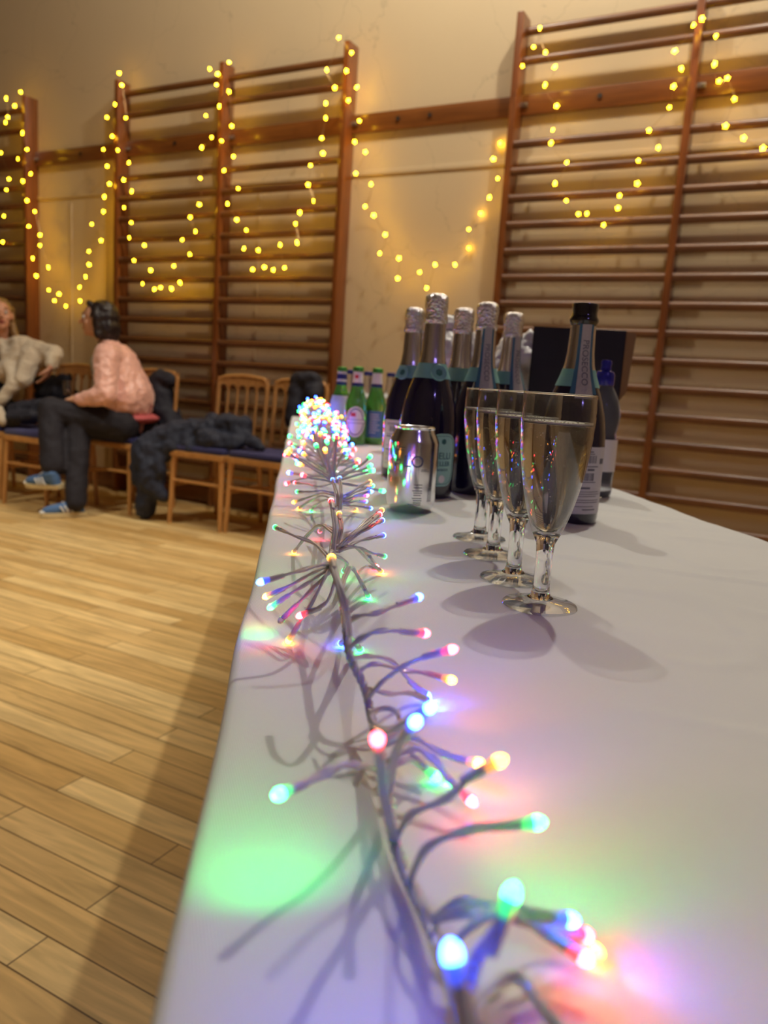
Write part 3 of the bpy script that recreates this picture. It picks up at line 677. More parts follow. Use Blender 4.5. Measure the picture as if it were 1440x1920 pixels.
# ------------------------------------------------------------------ spindle-back chairs
def make_chair(name, label, loc, rz, first=None):
    t = thing(name, label, 'chair', loc, rz, 'spindle-back chairs along the wall')
    if first:
        for ch in first.children:
            c = ch.copy(); COL.objects.link(c); c.parent = t
        return t
    W2 = M['beech']
    mb = MB(W2); mb.bbox((0, 0, 0.425), (0.40, 0.40, 0.035), 0.008); mb.build('seat_frame', t)
    mb = MB(M['bluecush']); mb.bbox((0, 0, 0.460), (0.385, 0.385, 0.036), 0.014); mb.build('seat_cushion', t)
    for sx in (-1, 1):
        mb = MB(W2); mb.tube([(sx*0.178, -0.175, 0.42), (sx*0.185, -0.183, 0.25), (sx*0.195, -0.195, 0.0)], [0.019, 0.0175, 0.0125], 14, smooth=3); mb.build('leg', t)
        mb = MB(W2); mb.tube([(sx*0.172, 0.18, 0.42), (sx*0.175, 0.195, 0.25), (sx*0.18, 0.215, 0.0)], [0.018, 0.016, 0.0125], 14, smooth=3); mb.build('leg', t)
    for sx in (-1, 1):
        mb = MB(W2); mb.tube([(sx*0.187, -0.186, 0.235), (sx*0.176, 0.196, 0.235)], 0.009, 10); mb.build('stretcher', t)
    for y, z in ((-0.186, 0.265), (0.196, 0.265)):
        mb = MB(W2); mb.tube([(-0.185, y, z), (0.185, y, z)], 0.009, 10); mb.build('stretcher', t)
    # hoop: two uprights joined by a rounded top rail
    mb = MB(W2)
    def back(x, z): return (x, 0.185+(z-0.44)*0.09, z)
    R = 0.05; pts = [back(-0.185, 0.42), back(-0.187, 0.6), back(-0.188, 0.80)]
    pts += [back(-0.188+R-R*math.cos(a), 0.868-R+R*math.sin(a)+0.02) for a in (0.3, 0.8, 1.2, 1.5)]
    pts += [back(-0.07, 0.895), back(0, 0.898)]
    pts = pts+[(-x, y, z) for x, y, z in pts[::-1][1:]]
    mb.tube(pts, 0.0135, 12, smooth=3); mb.build('back_frame', t)
    mb = MB(W2)            # arched fretwork under the top rail
    for k in range(5):
        xc = -0.148+k*0.074
        for q in range(8):
            a0, a1 = PI*q/8, PI*(q+1)/8; x0, x1 = xc-0.028*math.cos(a0), xc-0.028*math.cos(a1)
            z0, z1 = 0.815+0.030*math.sin(a0), 0.815+0.030*math.sin(a1)
            A = [back(x0, z0), back(x1, z1), back(x1, 0.888), back(x0, 0.888)]
            vs_ = [(x, y-0.007, z) for x, y, z in A]+[(x, y+0.007, z) for x, y, z in A]
            mb.add(vs_, [(0, 1, 2, 3), (7, 6, 5, 4), (0, 4, 5, 1), (2, 6, 7, 3)])
    for k in range(6):
        x = -0.185+k*0.074; y = back(x, 0.85)[1]; mb.box((x, y, 0.852), (0.020, 0.014, 0.075))
    mb.build('top_rail', t, smooth=False)
    for k in range(4):
        x = -0.111+k*0.074
        mb = MB(W2); mb.tube([back(x, 0.50), back(x, 0.62), back(x, 0.82)], [0.008, 0.0095, 0.007], 10, smooth=3); mb.build('spindle', t)
    mb = MB(W2); mb.bbox(back(0, 0.505), (0.36, 0.018, 0.030), 0.005); mb.build('lower_rail', t)
    return t
ch = make_chair('spindle_chair', 'pale wood spindle-back chair with its back in full view beside the heaped coat', (-3.045, 3.63, 0), 0.0)
make_chair('spindle_chair', 'pale wood spindle-back chair nearest the table, blue seat showing', (-2.625, 3.64, 0), -0.03, ch)
make_chair('spindle_chair', 'pale wood chair that the person in the pink jacket sits on', (-3.77, 3.63, 0), 0.02, ch)
make_chair('spindle_chair', 'pale wood chair with blue seat left of the pink-jacketed person', (-4.19, 3.36, 0), 0.02, ch)
make_chair('spindle_chair', 'chair at the left edge that the person in cream sits on', (-4.72, 3.42, 0), 0.05, ch)

# ------------------------------------------------------------------ coats and bags on the chairs
def coat(name, label, cat, prims, m_, voxel=0.012, nz=0.016, ns=11, seed=1, clampz=None):
    mb = MB(M[m_])
    for q in prims:
        if q[0] == 'c': mb.cap(*q[1:])
        else: mb.ball(q[1], q[2])
    o = mb.build(name); remesh(o, voxel, 3, nz, ns, seed)
    base = Vector((sum(v.co.x for v in o.data.vertices)/len(o.data.vertices), sum(v.co.y for v in o.data.vertices)/len(o.data.vertices), min(v.co.z for v in o.data.vertices)))
    if base.z < 0.02: base.z = 0.004
    for v in o.data.vertices: v.co -= base; v.co.z = max(v.co.z, 0)
    o.location = base; tag(o, label, cat); return o
Wp = aty
coat('draped_coat', 'black coat hung over the back of the chair behind the pink jacket', 'coat',
     [('c', Wp(300, 706, 3.84), .05, Wp(318, 712, 3.84), .05), ('c', Wp(296, 720, 3.84), .07, Wp(320, 800, 3.84), .10), ('c', Wp(285, 760, 3.84), .07, Wp(300, 830, 3.82), .09)], 'blackcoat', seed=1)
coat('heaped_coat', 'long dark coat heaped over chair seats and trailing to the floor', 'coat',
     [('c', Wp(265, 835, 3.42), .06, Wp(330, 815, 3.52), .085), ('c', Wp(330, 815, 3.52), .085, Wp(400, 805, 3.58), .075), ('c', Wp(400, 800, 3.6), .08, Wp(452, 800, 3.62), .07), ('c', Wp(452, 792, 3.64), .045, Wp(448, 812, 3.6), .07), ('c', Wp(452, 815, 3.6), .05, Wp(490, 838, 3.55), .025),
      ('c', Wp(276, 840, 3.42), .075, Wp(285, 890, 3.42), .085), ('c', Wp(285, 890, 3.42), .085, Wp(272, 955, 3.42), .06), ('c', Wp(350, 825, 3.5), .05, Wp(300, 850, 3.45), .07), ('c', Wp(305, 838, 3.47), .055, Wp(400, 838, 3.50), .045), ('c', Wp(385, 825, 3.5), .06, Wp(440, 830, 3.54), .05), ('c', Wp(262, 845, 3.40), .05, Wp(256, 900, 3.40), .045), ('c', Wp(300, 860, 3.42), .04, Wp(302, 930, 3.42), .035)], 'navycoat', seed=5, nz=0.022, ns=13)
coat('draped_coat', 'dark green-black coat hung on the chair nearest the table', 'coat',
     [('c', Wp(556, 712, 3.83), .045, Wp(590, 712, 3.83), .045), ('c', Wp(560, 730, 3.83), .06, Wp(552, 790, 3.80), .06), ('c', Wp(590, 730, 3.83), .06, Wp(590, 800, 3.83), .07)], 'blackcoat', seed=9)
coat('draped_coat', 'black coat over the chair between the two seated people', 'coat',
     [('c', Wp(76, 720, 3.60), .05, Wp(128, 715, 3.60), .055), ('c', Wp(84, 740, 3.58), .07, Wp(128, 745, 3.60), .075), ('c', Wp(30, 770, 3.35), .06, Wp(100, 762, 3.45), .07), ('c', Wp(20, 785, 3.3), .05, Wp(60, 780, 3.3), .05)], 'blackcoat', seed=12)

# ------------------------------------------------------------------ people
def frame3(f, u):
    f = Vector(f).normalized(); u = Vector(u); u = (u-f*u.dot(f)).normalized(); s_ = u.cross(f)
    return Matrix((f, s_, u)).transposed()          # columns forward, left, up
def head(mb, c, F, neck):
    q = lambda f, s_, u: c+F @ Vector((f, s_, u))
    mb.ball(q(-0.008, 0, 0.022), (0.094, 0.074, 0.088), F); mb.ball(q(0.022, 0, -0.045), (0.062, 0.054, 0.062), F); mb.ball(q(0.052, 0, -0.083), (0.026, 0.026, 0.020), F)
    mb.cap(q(0.080, 0, 0.012), .010, q(0.103, 0, -0.022), .012); mb.cap(q(0.078, -.012, -.026), .009, q(0.078, .012, -.026), .009)
    mb.cap(q(0.074, -.022, .028), .010, q(0.078, 0, .026), .010); mb.cap(q(0.074, .022, .028), .010, q(0.078, 0, .026), .010)
    for sg in (-1, 1): mb.ball(q(0.0, sg*0.074, -0.005), (0.018, 0.009, 0.030), F); mb.ball(q(0.048, sg*0.036, -0.022), (0.026, 0.022, 0.026), F)
    mb.cap(q(-0.02, 0, -0.05), .052, neck, .054)
def face_bits(c, F, t, org):
    q = lambda f, s_, u: c+F @ Vector((f, s_, u))-org
    for sg in (-1, 1):
        mb = MB(M['whitep']); mb.ball(q(0.070, sg*0.030, 0.010), 0.0125, sub=2); e = mb.build('eye', t)
        mb = MB(M['eye']); mb.ball(q(0.0785, sg*0.031, 0.010), 0.0062, sub=2); mb.build('iris', e)
        mb = MB(M['hair_dark']); mb.tube([q(0.078, sg*0.016, 0.031), q(0.081, sg*0.032, 0.036), q(0.070, sg*0.048, 0.030)], 0.003, 6, smooth=2); mb.build('eyebrow', t)
    mb = MB(M['lip']); mb.tube([q(0.070, -0.022, -0.052), q(0.084, -0.008, -0.050), q(0.084, 0.008, -0.050), q(0.070, 0.022, -0.052)], [.002, .005, .005, .002], 8, smooth=3)
    mb.tube([q(0.070, -0.020, -0.055), q(0.080, 0, -0.063), q(0.070, 0.020, -0.055)], [.002, .0055, .002], 8, smooth=3); mb.build('lips', t)
def hand(mb, wrist, d, palm_n, curl=0.5, thumb=1):
    d = Vector(d).normalized(); n = Vector(palm_n); n = (n-d*n.dot(d)).normalized(); s_ = d.cross(n)
    k = wrist+d*0.075
    for o_ in (-0.028, -0.010, 0.010, 0.028): mb.cap(wrist+s_*o_*0.6, .013, k+s_*o_, .0115)
    for i, (o_, L) in enumerate(((-0.030, .062), (-0.010, .076), (0.010, .080), (0.029, .070))):
        a = k+s_*o_; ang = curl
        for j, fr in enumerate((.45, .32, .23)):
            v = d*math.cos(ang)+n*math.sin(ang); b_ = a+v*L*fr; mb.cap(a, .0085-.0008*j, b_, .0078-.0008*j); a = b_; ang += curl*0.8
    a = wrist+d*0.02+s_*0.022*thumb; v = (d*0.65+s_*0.75*thumb+n*0.25).normalized(); b_ = a+v*0.042; mb.cap(a, .012, b_, .0095)
    v = (d*0.9+s_*0.3*thumb+n*0.45).normalized(); mb.cap(b_, .0095, b_+v*0.030, .0075)
def shoe(t, heel, toe, org, up=(0, 0, 1)):
    L = (toe-heel).length; F = frame3(toe-heel, up); q = lambda f, s_, u: heel+F @ Vector((f, s_, u))-org
    k = L/0.27
    mb = MB(M['gum'])
    pts = []
    for f, w_ in ((0.0, .026), (.03, .032), (.10, .030), (.18, .042), (.235, .036), (.268, .014)):
        for sg in (-1, 1):
            for z in (0.0, 0.026): pts.append(q(f*k, sg*w_, z))
    mb.hull(pts); sole = mb.build('sole'); sole.data.name = 'sole'
    mb = MB(M['shoeblue'])
    mb.cap(q(.045*k, 0, .058), .036, q(.10*k, 0, .060), .036); mb.cap(q(.10*k, 0, .056), .036, q(.19*k, 0, .040), .034); mb.cap(q(.19*k, 0, .040), .034, q(.235*k, 0, .036), .024); mb.cap(q(.045*k, 0, .05), .035, q(.04*k, 0, .03), .034); mb.cap(q(.05*k, 0, .085), .036, q(.08*k, 0, .08), .036)
    up_ = mb.build('shoe', t); remesh(up_, .005, 3); sole.parent = up_
    for sg in (-1, 1):
        for j in range(3):
            mb = MB(M['shoewhite']); x = (.085+.026*j)*k; mb.tube([q(x, sg*.0375, .028), q(x+.012*k, sg*.0385, .05), q(x+.024*k, sg*.030, .076-.006*j)], .0052, 6, smooth=2); mb.build('stripe', up_)
    mb = MB(M['shoewhite'])
    for j in range(4): x = (.115+.022*j)*k; mb.tube([q(x, -.018, .092-.012*j), q(x, 0, .100-.012*j), q(x, .018, .092-.012*j)], .003, 6)
    mb.ball(q(.255*k, 0, .028), (.018, .028, .012), F); mb.build('laces', up_)

# person in the pink jacket, seated sideways with crossed legs, facing left
org = Vector((-3.70, 3.50, 0.0))
t = thing('person', 'person with dark bob in pink quilted jacket seated cross-legged in blue trainers', 'person', org)
pel = Vector((-3.73, 3.58, .565)); chest = Vector((-3.83, 3.55, .87)); neck = Vector((-3.875, 3.53, 1.055)); hc = Vector((-3.93, 3.50, 1.185))
Fh = frame3((-.84, -0.54, 0.03), (0, 0, 1)); FB = Vector((-.84, -.54, 0))
shN, elN, wrN = Vector((-3.735, 3.40, .965)), Vector((-3.640, 3.31, .730)), Vector((-3.83, 3.27, .695))
shF, elF, wrF = Vector((-3.93, 3.70, .965)), Vector((-3.97, 3.66, .740)), Vector((-3.98, 3.46, .690))
hipN, knN, anN = Vector((-3.66, 3.46, .545)), Vector((-3.985, 3.20, .625)), Vector((-3.86, 3.12, .245))
hipF, knF, anF = Vector((-3.70, 3.66, .545)), Vector((-3.86, 3.30, .530)), Vector((-3.735, 3.17, .090))
L_ = lambda v: v-org
mb = MB(M['skin'])
head(mb, L_(hc), Fh, L_(neck)); mb.cap(L_(neck), .05, L_(chest), .10); mb.cap(L_(chest), .11, L_(pel), .12)
for a, b_, c_ in ((shN, elN, wrN), (shF, elF, wrF)):
    mb.cap(L_(chest+Vector((0, 0, .06))), .07, L_(a), .05); mb.cap(L_(a), .048, L_(b_), .038); mb.cap(L_(b_), .037, L_(c_), .024)
hand(mb, L_(wrN), (-1, 0.10, 0.02), (0, 0.3, -1), 0.35, thumb=-1)
hand(mb, L_(wrF), (-0.9, -0.55, 0.05), (-0.2, 0.2, 1), 0.55, thumb=1)
for a, b_, c_ in ((hipN, knN, anN), (hipF, knF, anF)):
    mb.cap(L_(a), .08, L_(b_), .055); mb.cap(L_(b_), .053, L_(c_), .035)
mb.cap(L_(anN), .035, L_(anN+Vector((-.10, -.03, -.05))), .025); mb.cap(L_(anF), .030, L_(anF+Vector((-.03, -.05, -.050))), .016)
o = mb.build('body', t); remesh(o, .0065, 2)
face_bits(hc, Fh, t, org)
mb = MB(M['hair_dark']); q = lambda f, s_, u: L_(hc)+Fh @ Vector((f, s_, u))
mb.ball(q(-0.040, 0, 0.030), (0.100, 0.094, 0.100), Fh); mb.ball(q(-0.068, 0, -0.045), (0.078, 0.094, 0.095), Fh)
for sg in (-1, 1): mb.cap(q(-0.020, sg*.076, .03), .028, q(-.030, sg*.080, -.09), .026)
mb.cap(q(0.040, -.03, .095), .018, q(0.040, .04, .095), .018); mb.cap(q(-.08, 0, -.06), .07, q(-.065, 0, -.115), .062)
o = mb.build('hair', t); remesh(o, .007, 2, .006, 30)
mb = MB(M['tee']); mb.cap(L_(chest+FB*.065+Vector((0, 0, .05))), .085, L_(pel+FB*.075+Vector((0, 0, .10))), .12); o = mb.build('shirt', t); remesh(o, .010, 3)
mb = MB(M['pink'])
mb.cap(L_(chest+Vector((.025, 0, .06))), .125, L_(pel+Vector((.005, -.01, .15))), .165); mb.cap(L_(chest+Vector((-.05, .07, .04))), .10, L_(pel+Vector((-.05, .08, .14))), .13)
mb.cap(L_(chest+Vector((.05, -.06, .04))), .10, L_(pel+Vector((.03, -.07, .14))), .135)
for a, b_, c_ in ((shN, elN, wrN), (shF, elF, wrF)):
    mb.cap(L_(chest+Vector((.02, 0, .09))), .085, L_(a), .078); mb.cap(L_(a), .080, L_(b_), .066); mb.cap(L_(b_), .066, L_(b_+(c_-b_)*.88), .043)
mb.cap(L_(neck+Vector((.045, -.03, -.02))), .035, L_(neck+Vector((.045, .03, -.02))), .035)
o = mb.build('jacket', t); remesh(o, .009, 3, .008, 22, 2)
mb = MB(M['pinkrib']); mb.ball(L_(pel+Vector((.015, 0, .030))), (.172, .190, .045)); o = mb.build('hem_band', t); remesh(o, .009, 2)
for b_, c_ in ((elN, wrN), (elF, wrF)):
    mb = MB(M['pinkrib']); mb.cap(L_(b_+(c_-b_)*.88), .037, L_(b_+(c_-b_)*.99), .031); mb.build('cuff', t)
mb = MB(M['blacktr'])
mb.cap(L_(pel+Vector((0, -.07, -.01))), .115, L_(pel+Vector((0, .07, -.01))), .115)
for a, b_, c_ in ((hipN, knN, anN), (hipF, knF, anF)):
    mb.cap(L_(a), .105, L_(b_), .078); mb.cap(L_(b_), .078, L_(b_+(c_-b_)*(.86 if c_ is anN else 1.0)), .076 if c_ is anN else .062)
o = mb.build('trousers', t); remesh(o, .010, 3, .006, 14, 4)
hN = anN+Vector((.055, .01, -.075)); shoe(t, hN, hN+Vector((-.255, -.05, -.012)), org, up=(-.1, -.25, 1))
hF = Vector((-3.725, 3.235, .004)); shoe(t, hF, hF+Vector((-.115, -.235, 0.0)), org)

# tumbler in their hand
p = Vector((-4.055, 3.385, .712)); t = thing('tumbler', 'small empty clear tumbler held by the person in pink', 'glass', p)
mb = MB(M['glass']); mb.lathe([(0, 0), (.026, 0), (.0275, .002), (.0325, .088), (.0312, .089), (.0262, .008), (0, .007)], 32); mb.build('glass_body', t)

# person in cream, cut by the left edge, arm over the chair back
org = Vector((-4.80, 3.52, 0.0))
t = thing('person', 'laughing person in cream cardigan at the left edge, arm over a chair', 'person', org)
pel = Vector((-4.86, 3.46, .565)); chest = Vector((-4.86, 3.50, .86)); neck = Vector((-4.85, 3.49, 1.055)); hc = Vector((-4.805, 3.46, 1.195))
Fh = frame3((0.86, -0.5, 0.12), (-0.1, 0, 1))
shN, elN, wrN = Vector((-4.66, 3.50, 1.005)), Vector((-4.395, 3.56, .965)), Wp(96, 688, 3.46)
shF, elF, wrF = Vector((-5.04, 3.44, .98)), Vector((-5.02, 3.30, .76)), Vector((-4.84, 3.24, .765))
hipN, knN, anN = Vector((-4.78, 3.42, .545)), Vector((-4.80, 3.00, .53)), Vector((-4.88, 2.98, .09))
hipF, knF, anF = Vector((-4.96, 3.42, .545)), Vector((-5.05, 3.02, .53)), Vector((-5.08, 2.98, .09))
mb = MB(M['skin_b'])
head(mb, L_(hc), Fh, L_(neck)); mb.cap(L_(neck), .05, L_(chest), .10); mb.cap(L_(chest), .11, L_(pel), .12)
for a, b_, c_ in ((shN, elN, wrN), (shF, elF, wrF)):
    mb.cap(L_(chest+Vector((0, 0, .06))), .07, L_(a), .05); mb.cap(L_(a), .048, L_(b_), .038); mb.cap(L_(b_), .037, L_(c_), .024)
hand(mb, L_(wrN), (-0.45, -0.25, -1), (-.8, -.5, .2), 0.30, thumb=-1); hand(mb, L_(wrF), (1, -0.2, -.1), (0, -.3, 1), 0.6, thumb=1)
for a, b_, c_ in ((hipN, knN, anN), (hipF, knF, anF)):
    mb.cap(L_(a), .08, L_(b_), .055); mb.cap(L_(b_), .053, L_(c_), .035); mb.cap(L_(c_), .035, L_(c_+Vector((0, -.12, -.055))), .025)
o = mb.build('body', t); remesh(o, .0065, 2)
face_bits(hc, Fh, t, org)
mb = MB(M['eye']); q = lambda f, s_, u: L_(hc)+Fh @ Vector((f, s_, u)); mb.ball(q(.073, 0, -.057), (.012, .018, .008), Fh); mb.build('open_mouth', t)
mb = MB(M['hair_fair'])
mb.ball(q(-0.026, 0, 0.036), (0.095, 0.084, 0.090), Fh)
for sg in (-1, 1): mb.cap(q(-.01, sg*.072, .04), .024, q(-.03, sg*.074, -.08), .020)
mb.cap(q(-.06, 0, -.02), .065, q(-.07, 0, -.12), .05); mb.cap(q(-.02, .076, -.06), .022, q(.03, .085, -.17), .026); mb.cap(q(.03, .085, -.17), .026, q(.06, .075, -.25), .018)
o = mb.build('hair', t); remesh(o, .007, 2, .006, 30)
mb = MB(M['navycoat']); mb.cap(L_(chest+Vector((.0, -.035, .07))), .105, L_(pel+Vector((0, -.03, .06))), .135); o = mb.build('top', t); remesh(o, .010, 3)
mb = MB(M['cream'])
mb.cap(L_(chest+Vector((0, .035, .06))), .120, L_(pel+Vector((0, .04, .10))), .140)
for a, b_, c_ in ((shN, elN, wrN), (shF, elF, wrF)):
    mb.cap(L_(chest+Vector((0, 0.02, .10))), .07, L_(a), .068); mb.cap(L_(a), .070, L_(b_), .055); mb.cap(L_(b_), .057, L_(b_+(c_-b_)*.85), .044)
mb.cap(L_(neck+Vector((.07, -.04, -.04))), .035, L_(Wp(28, 720, 3.38)), .045); mb.cap(L_(Wp(28, 720, 3.38)), .045, L_(Wp(-10, 765, 3.3)), .04)
mb.cap(L_(Wp(60, 668, 3.5)), .075, L_(Wp(42, 712, 3.42)), .06); mb.cap(L_(Wp(92, 662, 3.56)), .055, L_(Wp(40, 690, 3.46)), .055); mb.cap(L_(Wp(40, 655, 3.5)), .08, L_(Wp(10, 700, 3.42)), .07); mb.cap(L_(Wp(-2, 770, 3.25)), .035, L_(Wp(5, 790, 3.25)), .03)
o = mb.build('cardigan', t); remesh(o, .009, 3, .010, 16, 7)
mb = MB(M['blacktr']); mb.cap(L_(pel+Vector((-.07, 0, -.01))), .11, L_(pel+Vector((.07, 0, -.01))), .11)
for a, b_, c_ in ((hipN, knN, anN), (hipF, knF, anF)): mb.cap(L_(a), .10, L_(b_), .075); mb.cap(L_(b_), .075, L_(b_+(c_-b_)*.95), .06)
o = mb.build('trousers', t); remesh(o, .010, 3, .006, 14, 4)

# ------------------------------------------------------------------ coloured cluster lights on the table
LO = tab(700, 1400); LROOT = thing('cluster_light_string', 'long string of multicoloured cluster lights lying along the white cloth', 'fairy lights', LO)
def lw(pts): return [p-LO for p in pts]
main_px = [(905, 2010, .022), (866, 1905, .024), (842, 1820, .018), (805, 1730, .010), (768, 1655, .007), (741, 1580, .009), (727, 1500, .013), (716, 1420, .016), (697, 1345, .018), (684, 1290, .024), (655, 1225, .036), (648, 1160, .046), (638, 1105, .050), (622, 1050, .052), (628, 1000, .048), (632, 955, .044), (626, 905, .040), (606, 868, .034), (603, 840, .030), (606, 815, .034), (598, 795, .034), (592, 781, .036)]
MP = [tab(x, y, h) for x, y, h in main_px]
MP += [MP[-1]+DV*0.25+Vector((0, 0, -.005)), MP[-1]+DV*0.42+Vector((0, 0, -.012))]
def catmull(P, n):
    Q = []
    for i in range(len(P)-1):
        p0, p1, p2, p3 = P[max(i-1, 0)], P[i], P[i+1], P[min(i+2, len(P)-1)]
        for k in range(n):
            u = k/n; Q.append(0.5*((2*p1)+(p2-p0)*u+(2*p0-5*p1+4*p2-p3)*u*u+(3*p1-p0-3*p2+p3)*u**3))
    return Q+[P[-1]]
MC = catmull(MP, 24); LEN = [0]
for a, b_ in zip(MC, MC[1:]): LEN.append(LEN[-1]+(b_-a).length)
def along(d):
    if d <= 0: return MC[0].copy()
    for i in range(len(LEN)-1):
        if LEN[i+1] >= d: return MC[i].lerp(MC[i+1], (d-LEN[i])/max(1e-9, LEN[i+1]-LEN[i]))
    return MC[-1].copy()
mb = MB(M['pvc']); step = 0.0022; N = int(LEN[-1]/step); tw = 2*PI/0.013
NN = [along(i*step) for i in range(N)]
nears = 420
for st in range(3):
    pts = []
    for i in range(nears):
        d = i*step; p = NN[i]; tn = (NN[i+1]-NN[max(i-1, 0)]).normalized(); n = tn.cross(Vector((0, 0, 1))).normalized(); b2 = tn.cross(n)
        a = d*tw+st*2*PI/3; pts.append(p+(n*math.cos(a)+b2*math.sin(a))*0.00135)
    mb.tube(lw(pts), 0.00115, 7)
mb.tube(lw(NN[nears-2::6]), 0.0024, 7)
mb.build('twisted_cable', LROOT)
nspot = [0]
def led_geo(mbs, pts, col, dead=False, fine=True, k=1.0):
    """pts = curve of the stem ending at the LED; mbs = (stem builder, bulb builder)"""
    ms, mbb = mbs
    Q = catmull(pts, 6) if len(pts) > 2 else pts
    end = Q[-1]; d = (Q[-1]-Q[-2]).normalized()
    if fine:
        side = d.cross(Vector((0, 0, 1))); side = side.normalized() if side.length > 1e-3 else Vector((1, 0, 0))
        for sg in (-1, 1):
            ms.tube(lw([q+side*sg*0.00085+Vector((0, 0, sg*0.0004*math.sin(i*0.9))) for i, q in enumerate(Q)]), 0.00095*k, 7)
        ms.tube(lw([end-d*0.013, end-d*0.001]), [0.0016, 0.0020], 9)
    else: ms.tube(lw(Q), 0.0015, 5)
    c1, c2 = ({'pvc_dead': 1}, 0) if dead else (None, None)
    mbb.cur = 1; mbb.tube(lw([end-d*0.0042, end]), [0.0018*k, 0.0021*k], 10)
    mbb.cur = 0; mbb.tube(lw([end, end+d*0.0016, end+d*0.0032, end+d*0.0040]), [0.0021*k, 0.0022*k, 0.0015*k, 0.0005*k], 12 if fine else 8)
    return end+d*0.006, d
def led(pts, col, spot=0.0, cone=75, k=1.0, aim=None):
    dead = col == 'X'
    ms = MB(M['pvc']); mbb = MB([M['pvc_dead'], M['pvc_dead']] if dead else [M['led'+col], M['col'+col]])
    tip, d = led_geo((ms, mbb), pts, col, dead, True, k)
    s_ = ms.build('led_stem', LROOT); b_ = mbb.build('led_bulb', s_)
    if spot and not dead:
        l = bpy.data.lights.new('led_beam', 'SPOT'); l.energy = spot*{'R': 0.9, 'G': 0.9, 'B': 2.6, 'A': 0.9}[col]; l.color = LEDC[col]; l.spot_size = math.radians(cone); l.spot_blend = 1.0; l.shadow_soft_size = 0.0012
        lo = bpy.data.objects.new('led_beam', l); COL.objects.link(lo); lo.parent = LROOT; lo.location = tip-LO
        dd = Vector(aim).normalized() if aim is not None else d
        lo.rotation_euler = dd.to_track_quat('-Z', 'Y').to_euler()
T = tab
